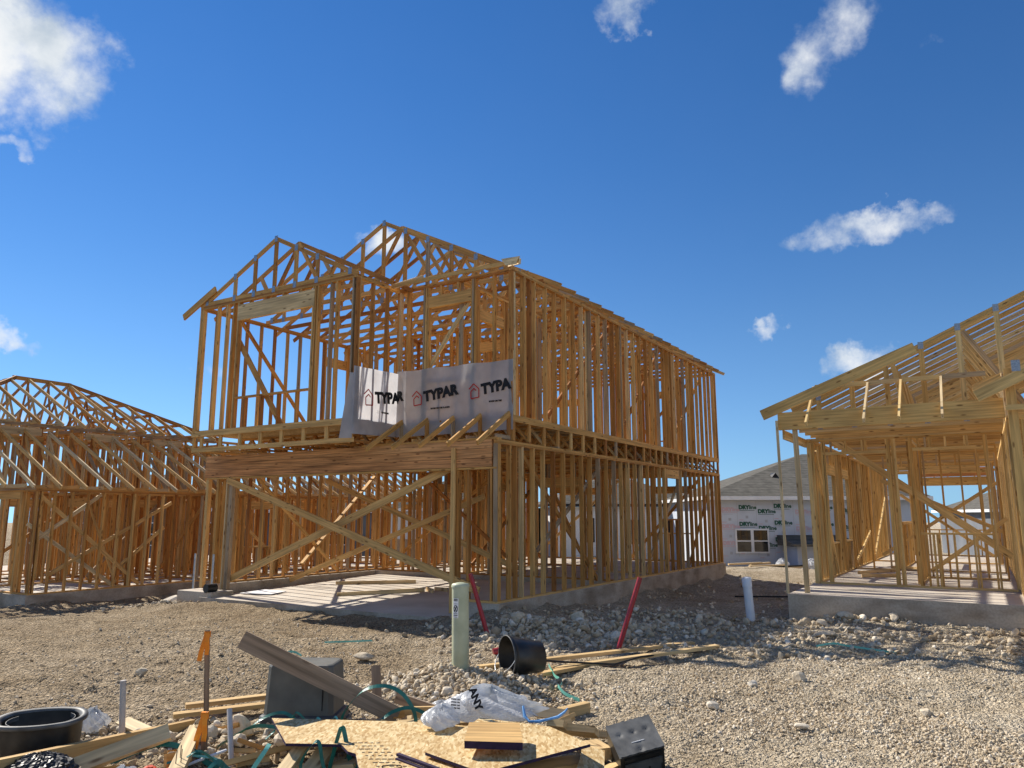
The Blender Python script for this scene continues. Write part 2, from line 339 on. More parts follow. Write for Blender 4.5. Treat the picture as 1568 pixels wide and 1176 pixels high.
def truss(root, s, l0, l1, zp, pitch, ovl=.35, ovr=.35, drop=0., gable=False, name='roof_truss', peak=None, heel=.13, plates=False, lmin=None):
    mb = MB(); lm = (l0+l1)/2 if peak is None else peak
    zt = lambda l: zp+heel-drop+pitch*((lm-l0)-abs(l-lm))
    co = .0445*math.sqrt(1+pitch*pitch)
    st = lambda p0, p1: mb.stick(V(p0[0], s, p0[1]), V(p1[0], s, p1[1]), T4, D4, SS)
    st((l0-(0 if gable else ovr), zt(l0-(0 if gable else ovr))-co), (lm, zt(lm)-co)); st((l1+(0 if gable else ovl), zt(l1+(0 if gable else ovl))-co), (lm, zt(lm)-co))
    st((l0, zp+.0445), (l1, zp+.0445))
    nodes = []
    if gable:
        n = int((l1-l0)/2/.61); xs = [lm+k*.61 for k in range(-n, n+1)]
        for x in xs:
            if zt(x)-zp > .3: st((x, zp+.08), (x, zt(x)-2*co+.02)); nodes += [(x, zt(x)-co), (x, zp+.05)]
    else:
        q = (l1-l0)/3; h = (lm-l0)/2
        B = [l0+q, l1-q]; T = [(lm-h, zt(lm-h)-co), (lm+h, zt(lm+h)-co)]
        for a_, b_ in (((B[0], zp+.05), T[0]), ((B[0], zp+.05), (lm, zt(lm)-co)), ((B[1], zp+.05), (lm, zt(lm)-co)), ((B[1], zp+.05), T[1])): st(a_, b_)
        if (l1-l0) > 6:
            h2 = (lm-l0)/4
            st((l0+q*.5, zp+.05), (l0+h2*1.2, zt(l0+h2*1.2)-co)); st((l1-q*.5, zp+.05), (l1-h2*1.2, zt(l1-h2*1.2)-co))
    o = mb.build(name, WM[0], root)
    if plates:
        nodes += [(l0+.2, zp+.08), (l1-.2, zp+.08)]
        for x, z in nodes:
            MB().box((-x-.045, s-T4/2-.004, z-.065), (-x+.045, s-T4/2-.0005, z+.065)).build('connector_plate', PLATE, o)
    return o

# ================================================================== MAIN HOUSE FRAME
ZS = .264
H1, F2, E2 = 2.74, 3.18, 5.96          # first wall top, upper floor, upper wall top
GL0, GL1, GS = 2.68, 7.3, -.75         # the front gable room hangs out over the garage
RS = .50                               # recessed upper front wall
HL, HD = 7.3, 12.95
MH = empty('timber_house', (-.24, 12.97, ZS), 'bare two-storey timber house frame, the tallest one, with a grey wrap sheet over its garage', 'house', -TH)
# --- slab
def slab(name, boxes, root):
    mb = MB()
    for lo, hi in boxes: mb.slabbox(lo, hi)
    return mb.build(name, [CONC, FLOOR], root)
mb = MB()
mb.slabbox((-7.45, 5.0, -1.0), (.04, HD+.06, 0)); mb.slabbox((-.24, -.03, -1.0), (.041, 5.001, -.001)); mb.slabbox((-.88, -.031, -1.0), (-.239, .17, -.002))
mb.slabbox((-7.46, .2, -1.0), (-7.1, 5.002, -.003)); mb.slabbox((-7.98, -.34, -1.0), (-6.86, .22, -.14))
gv = [(-7.2, 5.01, -.10), (-.2, 5.01, -.10), (-.2, -.38, -.24), (-7.2, -.38, -.24)]
mb.add([(x, y, -1.0) for x, y, z in gv]+gv, [(2, 3, 7, 6), (1, 2, 6, 5), (3, 0, 4, 7), (0, 1, 5, 4)])
mb.add(gv, [(3, 2, 1, 0)], None, .5, 1); mb.build('slab', [CONC, FLOOR], MH)
# --- lower right wall, seen from the alley
wall(MH, 's', 0, 0, HD, 0, H1, 1, ops=[(8.15, 9.1, 1.36, 2.42)], extra=(.62,))
# --- lower front: corner nib, garage beam, left posts
for l, d in ((.045, .1), (.14, .04), (.62, .04), (.86, .09)):
    MB().stick(V(l, .045, .02 if l > .5 else T4), V(l, .045, 2.26 if l > .1 else H1-.08), d, D4, SL).build('stud', WOOD, MH)
MB().stick(V(0.03, .045, .019), V(.9, .045, .019), D4, T4, SS).build('bottom_plate', WOOD, MH)
for k in range(3):
    MB().stick(V(.12, .045, 2.27+.0785+.157*k), V(7.75, .045, 2.27+.0785+.157*k), .13, .156, SS, .3+.2*k).build('garage_beam', BEAMW, MH)
MB().stick(V(.02, .045, 2.25), V(7.7, .045, 2.25), .12, .035, SS, .6).build('top_plate', WOOD, MH)
MB().stick(V(0, .045, H1+.017), V(3.1, .045, H1+.017), .15, .034, SS, .6).build('top_plate', WOOD, MH)
MB().stick(V(.9, -.05, -.2), V(.9, -.045, 2.62), D4, T4, SL, .8).build('prop_post', WOOD, MH)
for l, d in ((6.88, .11), (7.02, .04), (7.33, .08), (7.68, .09)):
    MB().stick(V(l, .045, -.1), V(l, .045, 2.24), d, D4, SL).build('stud', WOOD, MH)
for l in (7.28, 7.9):
    o = MB().stick(V(l, -.02, -.13), V(l-.02, -.03, .62), .06, .012, SL).build('hold_down_strap', STEEL, MH)
MB().tube([V(7.02, -.12, -.06), V(7.02, -.36, -.06)], .09, 14).build('pipe_sleeve', BLACKP, MH)
# --- bracing across the garage opening
for p0, p1 in (((6.95, -.03, 2.2), (.35, -.03, .19)), ((6.9, .13, .10), (.97, .13, 2.33)), ((7.1, 2.0, -.05), (1.63, 2.05, 1.83)), ((6.25, 2.2, 2.27), (1.0, 2.15, .45)),
               ((7.18, .6, 2.6), (7.18, 3.6, .1)), ((7.16, 4.9, 2.5), (7.16, 2.4, .3))):
    sw = p0[0] > 7.1 and p0[1] > .3 and p0[1] != 2.0
    brace(MH, p0, p1, .11 if sw else T4, T4 if sw else (.14 if p0[1] < .3 else .115), SS if p0[0] < 7.15 or p0[1] == 2.0 else SL, tone=.75)
# --- inner walls, one mass of studs
I = MB()
for a_ in (('s', 6.1, 5.2, 12.8), ('l', 7.3, 4.2, 7.2)):
    wall(MH, a_[0], a_[1], a_[2], a_[3], 0, H1, 1, into=I, sp=.43, ops=[(a_[2]+1.2, a_[2]+2.1, 0, 2.1)])
wall(MH, 's', 7.3, .1, HD, -.0, H1, -1, into=I, sp=.36)
wall(MH, 'l', 5.05, .1, 7.2, 0, H1, 1, into=I, sp=.34, ops=[(.95, 1.9, 0, 2.1)])
wall(MH, 'l', HD, .1, 7.2, 0, H1, -1, into=I, ops=[(3.6, 5.6, 0, 2.15), (1.0, 2.2, .9, 2.15)])
wall(MH, 's', 4.3, 5.2, 9.4, 0, H1, 1, into=I, ops=[(6.6, 7.5, 0, 2.1)])
wall(MH, 'l', 9.4, 2.4, 7.2, 0, H1, 1, into=I, ops=[(3.1, 4.1, 0, 2.1)])
wall(MH, 'l', 7.5, .1, 2.1, 0, H1, 1, into=I)
for p0, p1 in (((.16, 1.0, 2.6), (.16, 4.2, .1)), ((.16, 6.9, .1), (.16, 9.8, 2.6)), ((.15, 4.4, 2.5), (.15, 1.6, .8)), ((6.9, 5.2, .1), (3.2, 5.2, 2.6)), ((5.6, 5.0, 2.5), (2.6, 5.0, .2)), ((.16, 12.6, 2.6), (.16, 10.2, .1)),
               ((6.9, 9.3, 2.5), (4.4, 9.3, .2)), ((4.25, 5.4, .2), (4.25, 8.9, 2.5)), ((2.05, 5.3, 2.5), (2.05, 7.4, .3)), ((6.6, 12.8, .1), (3.4, 12.8, 2.6)), ((3.0, 12.8, .1), (.6, 12.8, 2.6))):
    brace(MH, p0, p1, T4, D4, SS if p0[0] != p1[0] else SL, into=I)
# upper floor inner walls
wall(MH, 's', 7.3, GS, HD, F2, E2, -1, into=I, ops=[(3.0, 4.2, F2+.7, F2+2.1), (8.2, 9.4, F2+.7, F2+2.1)])
wall(MH, 'l', HD, .1, 7.2, F2, E2, -1, into=I, ops=[(1.2, 2.6, F2+.7, F2+2.1), (4.6, 6.0, F2+.7, F2+2.1)])
wall(MH, 'l', 3.7, .1, 7.2, F2, E2, 1, into=I, ops=[(2.0, 2.9, F2, F2+2.1)])
wall(MH, 's', 3.6, 3.8, 8.6, F2, E2, 1, into=I, ops=[(5.2, 6.1, F2, F2+2.1)])
wall(MH, 'l', 6.4, .1, 3.6, F2, E2, 1, into=I)
wall(MH, 'l', 8.6, .1, 7.2, F2, E2, 1, into=I, ops=[(3.9, 4.8, F2, F2+2.1)])
wall(MH, 's', 1.9, 8.7, 12.6, F2, E2, 1, into=I)
wall(MH, 's', 5.2, 3.8, 8.6, F2, E2, 1, into=I, sp=.5); wall(MH, 'l', 10.6, .1, 5, F2, E2, 1, into=I); wall(MH, 's', 1.2, .6, 3.7, F2, E2, 1, into=I, ops=[(1.2, 2.1, F2, F2+2.1)]); wall(MH, 'l', 5.0, .1, 3.5, F2, E2, 1, into=I)
for p0, p1 in (((6.9, 3.6, F2+2.6), (4.3, 3.6, F2+.2)), ((.2, 2.0, F2+.1), (.2, 5.2, E2-.1)), ((.2, 8.4, E2-.1), (.2, 5.6, F2+.1)), ((.2, 9.0, F2+.1), (.2, 12.2, E2-.1)), ((5.6, 8.5, E2-.1), (2.8, 8.5, F2+.2)),
               ((7.15, 4.6, F2+.2), (7.15, 7.6, E2-.1)), ((7.15, .2, E2-.1), (7.15, 2.6, F2+.2)), ((3.2, 12.8, F2+.2), (.8, 12.8, E2-.2))):
    brace(MH, p0, p1, T4, D4, SS if p0[0] != p1[0] else SL, into=I)
I.build('stud', WOOD, MH, kind='stuff')
# --- floor zone: open-web trusses running from side to side
def floor_truss(s, l0, l1, root):
    mb = MB(); z0, z1 = H1+.002, F2-.024
    mb.stick(V(l0, s, z0+T4/2), V(l1, s, z0+T4/2), D4, T4, SS); mb.stick(V(l0, s, z1-T4/2), V(l1, s, z1-T4/2), D4, T4, SS)
    n = max(2, int((l1-l0)/.62)); w = (l1-l0)/n
    mb.stick(V(l0+T4/2, s, z0+T4), V(l0+T4/2, s, z1-T4), D4, T4, SS); mb.stick(V(l1-T4/2, s, z0+T4), V(l1-T4/2, s, z1-T4), D4, T4, SS)
    for k in range(n):
        a, c = l0+w*k+.03, l0+w*(k+.5); e = l0+w*(k+1)-.03
        mb.stick(V(a, s, z0+T4), V(c, s, z1-T4), .07, T4, SS); mb.stick(V(c, s, z1-T4), V(e, s, z0+T4), .07, T4, SS)
    return mb.build('floor_truss', WOOD, root)
s = RS+.05; k = 0
while s < HD-.05:
    floor_truss(s, .012, 7.28, MH); s += .56 if s < 6.5 else .41
floor_truss(HD-.05, .012, 7.28, MH)
MB().stick(V(.02, RS, F2-.014-T4/2), V(.02, HD, F2-.014-T4/2), T4, .1, SL, .6).build('ribbon_board', WOOD, MH)
mb = MB(); mb.box((-7.29, RS+.02, F2-.022), (-.03, HD-.02, F2-.001)); mb.box((-7.29, GS+.03, F2-.0225), (-GL0-.02, RS+.019, F2-.0015)); mb.build('subfloor', OSB, MH)
# cantilevered band of the gable room
for z in (H1+.07, F2-.045): MB().stick(V(GL0, GS+.045, z), V(GL1+.02, GS+.045, z), T4 if z < 3 else D4, D4, SS, .75).build('band_board', WOOD, MH)
for l in (2.74, 3.36, 3.97, 4.58, 5.19, 5.8, 6.41, 7.02, 7.28):
    MB().stick(V(l, GS+.05, H1+.115), V(l, GS+.05, F2-.09), D4 if 2.8 < l < 7.1 else .06, T4, SL, .7).build('band_block', WOOD, MH)
    MB().stick(V(l, GS+.1, H1+.06), V(l, RS+.6, H1+.06), D4, T4, SL).build('joist', WOOD, MH)
# --- upper right wall
wall(MH, 's', 0, RS, HD, F2, E2, 1, extra=(.9, 1.15, 2.6, 5.3, 5.42, 8.8), jit=.02)
# --- recessed front wall
wall(MH, 'l', RS, 0, GL0, F2, E2, 1, ops=[(.95, 1.95, F2+.8, E2-.5)], sp=.41)
brace(MH, (.93, RS+.1, 5.64), (2.05, RS+.1, 4.2), T4, D4, SS, tone=.9)
# --- return wall and front wall of the gable room
wall(MH, 's', GL0, GS+.09, RS+.4, F2, E2, 1, sp=.4)
wall(MH, 'l', GS, GL0, GL1, F2, E2, 1, ops=[(3.84, 6.0, 3.86, 5.50)], extra=(2.78, 3.36, 6.4, 7.2), sp=.5)
MB().stick(V(3.8, GS+.02, 5.66), V(6.06, GS+.02, 5.66), .05, .34, SS, .95).build('header', WOOD, MH)
brace(MH, (6.17, GS+.14, 5.13), (4.7, GS+.14, 3.2), T4, .12, SS, tone=.4)
# --- roof trusses
truss(MH, GS+.02, GL0, GL1, E2, .5, drop=.1, gable=True, plates=True, name='gable_truss')
for s in (-.12, .48): truss(MH, s, GL0, GL1, E2, .5, ovl=.35, ovr=.32)
for s, q in ((1.3, .75), (1.9, 1.35), (2.5, 1.95)): pass
truss(MH, 1.06, 0, HL, E2, .5, drop=.1, gable=True, plates=True, name='gable_truss', ovl=.36, ovr=.36)
s = 1.66
while s < HD+.1:
    truss(MH, min(s, HD-.03), 0, HL, E2, .5, ovl=.38, ovr=.38); s += .61
# fly rafter of the gable, jack rafters of the little pent roof, their hip piece
MB().stick(V(7.85, GS-.025, 5.80), V(6.8, GS-.025, 6.29), T4, .15, SS, .5).build('fly_rafter', WOOD, MH)
for l in (.25, .85, 1.45, 2.05):
    run = min(.84, l+.30); MB().stick(V(l, RS-.34, E2-.06), V(l, RS-.34+run, E2-.06+.46*run), T4, D4, SL, .5).build('jack_rafter', WOOD, MH)
MB().stick(V(-.36, RS-.36, E2-.06), V(.42, 1.03, E2+.28), T4, .1, (.7, .7, 0), .9).build('hip_rafter', PALE, MH)
MB().stick(V(2.62, RS-.30, E2-.03), V(2.5, 1.0, E2+.36), T4, .1, SL, .9).build('valley_rafter', PALE, MH)
MB().stick(V(-.34, RS-.345, E2-.035), V(2.62, RS-.345, E2-.035), .02, .08, SS, .7).build('fascia', WOOD, MH)
mb = MB(); mb.add([V(-.36, RS-.38, E2+.03), V(.0, RS-.42, E2+.03), V(-.08, RS-.40, E2-.1), V(-.28, RS-.37, E2-.1), V(-.35, RS-.33, E2+.04), V(-.01, RS-.35, E2+.04), V(-.08, RS-.36, E2-.09), V(-.28, RS-.34, E2-.09)],
    [(0, 3, 2, 1), (4, 5, 6, 7), (0, 1, 5, 4), (1, 2, 6, 5), (2, 3, 7, 6), (3, 0, 4, 7)], None, .9); mb.build('corner_board', PALE, MH)
# --- small mono trusses over the garage
for i, l in enumerate((.05, .66, 1.27, 1.88, 2.5)):
    mb = MB(); s0, z0, s1, z1 = -.56, 2.63, RS-.05, 3.24
    mb.stick(V(l, s0, z0), V(l, s1, z1), T4, D4, SL, .6); mb.stick(V(l, s1-.02, H1+.06), V(l, s1-.02, z1-.05), T4, D4, SL)
    mb.stick(V(l, .0, H1+.06), V(l, s1, H1+.06), T4, .07, SL); mb.build('porch_truss', WOOD, MH)
# --- house wrap with its printing
def typar(mb, P, ux, uy, sc, word='TYPAR', sub='ROOM ON THE PLANETS'):
    ux = Vector(ux).normalized(); uy = Vector(uy).normalized(); n = ux.cross(uy); O = Vector(P)+n*.004
    def line(pts, w, mi):
        for a, c in zip(pts[:-1], pts[1:]): mb.stick(O+ux*a[0]*sc+uy*a[1]*sc, O+ux*c[0]*sc+uy*c[1]*sc, w, .002, (uy*(c[0]-a[0])-ux*(c[1]-a[1])), .5, mi)
    line([(-.02, .16), (.1, .27), (.24, .15), (.24, -.03), (.04, -.05), (.03, .10), (.11, .17), (.17, .12)], .022, 2)
    a = R(6); tx = ux*math.cos(a)+uy*math.sin(a); ty = uy*math.cos(a)-ux*math.sin(a)
    if word: put_text(mb, word, .30*sc, O+ux*.32*sc+uy*.03*sc, tx, ty, 1, bold=.017)
    put_text(mb, sub, .045*sc, O+ux*.5*sc-uy*.16*sc, ux, uy, 1, bold=.003)
    for k in range(2): mb.stick(O+ux*.36*sc-uy*(.13+.035*k)*sc, O+ux*.44*sc-uy*(.13+.035*k)*sc, .008, .002, uy, .5, 3)
mb = MB()
def sheet(mb, fn, nu, nv, th_dir, mi=0):
    vs = [fn(u/nu, v/nv) for v in range(nv+1) for u in range(nu+1)]; fs = []
    for v in range(nv):
        for u in range(nu):
            a = v*(nu+1)+u; fs.append((a, a+1, a+nu+2, a+nu+1))
    mb.add(vs, fs, None, .5, mi, True)
zt, zb = 4.23, 2.95
def f_main(u, v):
    l = -.01+u*(GL0+.03); rip = .006*math.sin(l*9+v*1.5)+.004*math.sin(l*23+v*4)+.004*math.sin(l*41-v*9)
    return V(l, RS-.022+rip-.02*(1-v)*math.sin(l*3), zb+(zt+.03*u-.02*math.sin(u*9.4)**2-zb)*v)
def f_ret(u, v):
    s = RS-.012+u*(GS-.02-RS); return V(GL0-.022+.009*math.sin(s*14+v*2)+.005*math.sin(s*33), s, zb-.04*u+(zt-.02-zb)*v)
def f_flap(u, v):
    return V(GL0-.02+u*(.05+.16*(1-v)), GS-.022-.05*u-.06*(1-v)*u, zb-.12+(zt-.07-zb)*v)
sheet(mb, f_main, 40, 10, 0); sheet(mb, f_ret, 20, 10, 0); sheet(mb, f_flap, 4, 8, 0)
typar(mb, V(2.26, RS-.042, 3.58), SL, SZ, .88); typar(mb, V(.92, RS-.042, 3.61), SL, SZ, .86, 'TYPA', 'ROOM ON THE')
typar(mb, V(GL0-.04, GS+.26, 3.52), SS, SZ, .95, 'TYPA', 'ROOM ON'); put_text(mb, 'R', .25, V(2.665, RS-.042, 3.67), SL, SZ, 1, bold=.016)
mb.build('house_wrap', [WRAP, INK, REDINK, GREYINK], MH)

# ================================================================== GROUND
SUN_E, SKY_S, CLOUD_S, EXPO = 4.7, .115, .62, .70
def axis(segs):
    out = []
    for a, b, st in segs: out += list(np.arange(a, b, st))
    return np.array(out)
ys = axis([(-30, 2, 4), (2, 4.4, .3), (4.4, 9.5, .028), (9.5, 15, .05), (15, 27, .1), (27, 45, .4), (45, 120, 3), (120, 900, 40), (900, 1001, 50)])
xs = axis([(-900, -120, 60), (-120, -30, 6), (-30, -13, .5), (-13, -5.2, .07), (-5.2, 6.2, .03), (6.2, 12, .07), (12, 30, .5), (30, 120, 6), (120, 901, 60)])
X, Y = np.meshgrid(xs, ys); Z = G(X, Y)
me = bpy.data.meshes.new('ground'); nv = X.size; me.vertices.add(nv); me.vertices.foreach_set('co', np.stack([X, Y, Z], -1).astype(np.float32).ravel())
nx, ny = len(xs), len(ys); i = (np.arange(ny-1)[:, None]*nx+np.arange(nx-1)[None, :]).ravel()
q = np.stack([i, i+1, i+nx+1, i+nx], -1).astype(np.int32); me.loops.add(q.size); me.loops.foreach_set('vertex_index', q.ravel())
me.polygons.add(len(q)); me.polygons.foreach_set('loop_start', np.arange(0, q.size, 4, dtype=np.int32)); me.polygons.foreach_set('loop_total', np.full(len(q), 4, dtype=np.int32))
me.polygons.foreach_set('use_smooth', np.ones(len(q), dtype=bool)); me.update(); me.validate()
me.materials.append(DIRT); go = bpy.data.objects.new('ground', me); COL.objects.link(go); tag(go, kind='structure')

ph = (1+5**.5)/2
ICO = np.array([(-1, ph, 0), (1, ph, 0), (-1, -ph, 0), (1, -ph, 0), (0, -1, ph), (0, 1, ph), (0, -1, -ph), (0, 1, -ph), (ph, 0, -1), (ph, 0, 1), (-ph, 0, -1), (-ph, 0, 1)])/1.902
ICF = np.array([(0, 11, 5), (0, 5, 1), (0, 1, 7), (0, 7, 10), (0, 10, 11), (1, 5, 9), (5, 11, 4), (11, 10, 2), (10, 7, 6), (7, 1, 8), (3, 9, 4), (3, 4, 2), (3, 2, 6), (3, 6, 8), (3, 8, 9), (4, 9, 5), (2, 4, 11), (6, 2, 10), (8, 6, 7), (9, 8, 1)])
def subdiv(V_, F_):
    V_ = [Vector(p) for p in V_]; ed = {}; nf = []
    def mp(i, j):
        k = (min(i, j), max(i, j))
        if k not in ed: V_.append(((V_[i]+V_[j])/2).normalized()); ed[k] = len(V_)-1
        return ed[k]
    for i, j, k in F_:
        p, q, r = mp(i, j), mp(j, k), mp(k, i); nf += [(i, p, r), (p, j, q), (r, q, k), (p, q, r)]
    return np.array([tuple(p) for p in V_]), np.array(nf)
ICO2, ICF2 = subdiv(ICO, [tuple(map(int, q)) for q in ICF])
def stone_mesh(P, size, fine, sink=.25):
    """angular broken stones: balls with random flats chopped off"""
    n = len(P); B, F = (ICO2, ICF2) if fine else (ICO, ICF); m = len(B)
    if fine:
        v = np.repeat(B[None], n, 0)*(1+RNG.uniform(-.05, .05, (n, m, 1)))
        for _ in range(8):
            nn = RNG.normal(size=(n, 3)); nn /= np.linalg.norm(nn, axis=1, keepdims=True); d = RNG.uniform(.42, .82, n)
            t = np.einsum('nij,nj->ni', v, nn)-d[:, None]; v = v-nn[:, None, :]*np.clip(t, 0, None)[:, :, None]
        v *= 1.1
    else: v = B[None]*(1+RNG.uniform(-.45, .40, (n, m, 1)))
    v = v*(size[:, None]*np.stack([RNG.uniform(.8, 1.4, n), RNG.uniform(.6, 1.1, n), RNG.uniform(.4, .9, n)], -1))[:, None, :]
    q = RNG.normal(size=(n, 4)); q[:, 1:3] *= .5; q /= np.linalg.norm(q, axis=1, keepdims=True); w, x, y, z = q.T
    Rm = np.stack([1-2*(y*y+z*z), 2*(x*y-z*w), 2*(x*z+y*w), 2*(x*y+z*w), 1-2*(x*x+z*z), 2*(y*z-x*w), 2*(x*z-y*w), 2*(y*z+x*w), 1-2*(x*x+y*y)], -1).reshape(n, 3, 3)
    v = np.einsum('nij,nkj->nki', Rm, v)+P[:, None, :]; v[:, :, 2] += (size*(.5-sink))[:, None]
    f = F[None]+m*np.arange(n)[:, None, None]
    return v.reshape(-1, 3), f.reshape(-1, 3), np.repeat(np.clip(RNG.normal(.5, .26, n), 0, 1), m)
def stones(name, P, size):
    big = size > .0135; v1, f1, t1 = stone_mesh(P[big], size[big], True); v2, f2, t2 = stone_mesh(P[~big], size[~big], False)
    v = np.concatenate([v1, v2]); f = np.concatenate([f1, f2+len(v1)]).astype(np.int32); t = np.concatenate([t1, t2])
    me = bpy.data.meshes.new(name); me.vertices.add(len(v)); me.vertices.foreach_set('co', v.astype(np.float32).ravel()); me.loops.add(f.size); me.loops.foreach_set('vertex_index', f.ravel())
    me.polygons.add(len(f)); me.polygons.foreach_set('loop_start', np.arange(0, f.size, 3, dtype=np.int32)); me.polygons.foreach_set('loop_total', np.full(len(f), 3, dtype=np.int32)); me.update(); me.validate()
    me.attributes.new('tone', 'FLOAT', 'POINT').data.foreach_set('value', t.astype(np.float32))
    me.materials.append(STONE); o = bpy.data.objects.new(name, me); COL.objects.link(o); return o
def scatter(n, x0, x1, y0, y1, dens, smin, smax, pw=2.2):
    x = RNG.uniform(x0, x1, n); t = RNG.uniform(0, 1, n); y = 1/(1/y0-(1/y0-1/y1)*t)      # more of them where the ground is near
    keep = RNG.uniform(0, 1, n) < dens(x, y); x, y = x[keep], y[keep]
    s = smin+(smax-smin)*RNG.uniform(0, 1, len(x))**pw
    return np.stack([x, y, G(x, y)], -1), s
right = lambda x, y: sst(-1.2, .6, x)
patch = lambda x, y: np.clip(.55+2.0*fbm(x*.9, y*.9, 31, 3), .06, 1)
A = scatter(170000, -1.5, 6.4, 4.6, 11, lambda x, y: right(x, y)*patch(x, y)**1.5, .0035, .019, 6)
B = scatter(40000, -6.5, 0, 4.6, 14, lambda x, y: .7*patch(x, y)*(1-.5*right(x, y)), .004, .022, 6)
C = scatter(50000, -1, 11, 9.5, 24, lambda x, y: .6*patch(x, y)*(1-sst(13, 18, y)*.6), .006, .055, 7)
def blob(n, cx, cy, sx, sy, a, b, pw=1.6):
    x = RNG.normal(cx, sx, n); y = RNG.normal(cy, sy, n); return np.stack([x, y, G(x, y)+RNG.uniform(-.01, .02, n)], -1), a+(b-a)*RNG.uniform(0, 1, n)**pw
BL = [blob(1900, -.6, 7.9, .5, .3, .010, .042), blob(1000, -.15, 7.45, .45, .3, .008, .03), blob(900, 1.3, 12.3, 1.0, .3, .015, .075, 3), blob(420, .4, 11.6, .7, .5, .015, .08, 3), blob(700, 6.4, 13.2, 1.3, .2, .015, .075, 3), blob(260, -2.2, 6.1, .35, .3, .012, .05, 2), blob(260, -3.1, 6.3, .3, .3, .012, .045, 2),
      blob(350, 2.6, 13.5, 1.2, .4, .015, .07, 3), blob(160, 5.4, 11.6, .8, .3, .015, .07, 3), blob(220, -1.2, 5.9, .5, .3, .012, .045), blob(260, 9, 12, 1.5, .5, .015, .07, 3), blob(300, -7.3, 16.6, .6, .2, .015, .06, 3)]
PP = np.concatenate([A[0], B[0], C[0]]+[q[0] for q in BL]); SS_ = np.concatenate([A[1], B[1], C[1]]+[q[1] for q in BL])
tag(stones('gravel', PP, SS_), 'loose pale limestone rubble strewn over the bare lot', 'gravel', kind='stuff')

# ================================================================== LEFT NEIGHBOUR FRAME (hip roof trusses)
WM[0] = WOOD
LH = empty('timber_house', (-11.131, 17.953, -.1), 'lower timber frame on the left with bare sloping rafters and an open hip roof', 'house', -TH)
slab('slab', [((-12, -.05, -1.2), (.05, 17, 0))], LH)
H8 = 2.45
wall(LH, 's', 0, 0, 16, 0, H8, 1, ops=[(6.0, 7.2, .9, 2.0)], extra=(.12, 2.5))
wall(LH, 'l', 0, .09, 4.2, 0, H8, 1, ops=[(.78, 3.8, 0, 2.2)])
for p0, p1 in (((.11, -.0, 1.15), (.11, 1.6, 2.33)), ((.11, -.1, 1.62), (.11, 2.12, .05)), ((.11, .09, 2.31), (.11, 2.8, .05)), ((.11, .5, .44), (.11, 3.58, 2.15)), ((.11, 2.28, .57), (.11, 3.4, 1.5)), ((.11, 7.9, .1), (.11, 5.0, 2.3))):
    MB().stick(V(*p0), V(*p1), T4, D4, SL, .8).build('brace', PALE if p1[1] < 2.2 else WOOD, LH)
I = MB()
wall(LH, 'l', 2.4, .1, 5, 0, H8, 1, into=I, ops=[(2.2, 3.1, 0, 2.05)])
wall(LH, 's', 2.95, .2, 9, 0, 4.3, 1, into=I, ops=[(4.4, 5.3, 0, 2.05)])
wall(LH, 'l', 5.0, .1, 6, 0, H8, 1, into=I); wall(LH, 'l', 7.2, .1, 7, 0, H8, 1, into=I); wall(LH, 's', 5.5, .2, 10, 0, H8, 1, into=I)
wall(LH, 's', 1.5, 2.5, 5, 0, H8, 1, into=I); wall(LH, 'l', 9.2, .1, 8.5, 0, H8, 1, into=I); wall(LH, 's', 8.7, 0, 10, 0, 4.3, -1, into=I)
for p0, p1 in (((.4, 2.35, .1), (2.1, 2.35, 2.3)), ((.4, 4.95, 2.3), (2.6, 4.95, .1)), ((2.9, 3, .1), (2.9, 5.2, 2.3)), ((2.9, 6, 2.3), (2.9, 8.6, .1)), ((5.4, 1, .1), (5.4, 4, 2.3))):
    brace(LH, p0, p1, T4, D4, SS if p0[0] != p1[0] else SL, into=I)
for a_ in (('s', 4.2, -.5, 9), ('s', 5.9, -.5, 9), ('s', 7.4, 0, 9), ('l', 2.4, 3, 8.6), ('l', 5, 3, 8.6), ('l', 7.2, 3, 8.6), ('l', 9.2, 3, 8.6)):
    wall(LH, a_[0], a_[1]+.1, a_[2], a_[3], H8+.05, 4.2, 1, into=I, sp=.42)
for a_ in (('s', 4.2, .2, 15), ('s', 7.1, .2, 15), ('l', 3.7, 1.5, 8), ('l', 6.1, .1, 8), ('l', 11, .1, 8), ('l', 13, .1, 8), ('l', 15.9, .1, 9), ('s', 2.2, 9, 16)): wall(LH, a_[0], a_[1], a_[2], a_[3], 0, H8, 1, into=I, ops=[(a_[2]+1.2, a_[2]+2.1, 0, 2.05)])
I.build('stud', WOOD, LH, kind='stuff')
# upper wall above the lower roof
for z in (4.22, 4.26): MB().stick(V(2.98, -1.2, z), V(2.98, 7.0, z), D4, T4, SL).build('top_plate', WOOD, LH)
for a in (.4, 2.6, 4.7): MB().stick(V(2.93, a, 4.05), V(2.93, a+1.0, 4.05), T4, .2, SL, .97).build('header', WOOD, LH)
for k in range(15): MB().stick(V(2.94, -.27+.61*k, 3.86), V(2.94, -.27+.61*k+.52, 3.86), T4, .14, SL, .4).build('blocking', WOOD, LH)
# lower roof: mono trusses running up to the upper wall
for k in range(-1, 27):
    s = -.27+.61*k; mb = MB()
    mb.stick(V(-.36, s, 2.46), V(2.9, s, 4.07), T4, D4, SS, .85); mb.stick(V(0, s, H8+.045), V(2.9, s, H8+.045), .036, D4, SS, .6)
    for x in (1.0, 1.95): mb.stick(V(x, s, H8+.06), V(x, s, 2.44+.494*(x+.36)), .034, D4, SS)
    mb.stick(V(1.0, s, H8+.08), V(1.95, s, 3.5), .032, D4, SS); mb.stick(V(1.95, s, H8+.08), V(2.85, s, 3.95), .032, D4, SS); mb.stick(V(2.86, s, H8), V(2.86, s, 4.0), .034, D4, SS)
    mb.build('mono_truss', PALE if k % 3 == 0 else WOOD, LH)
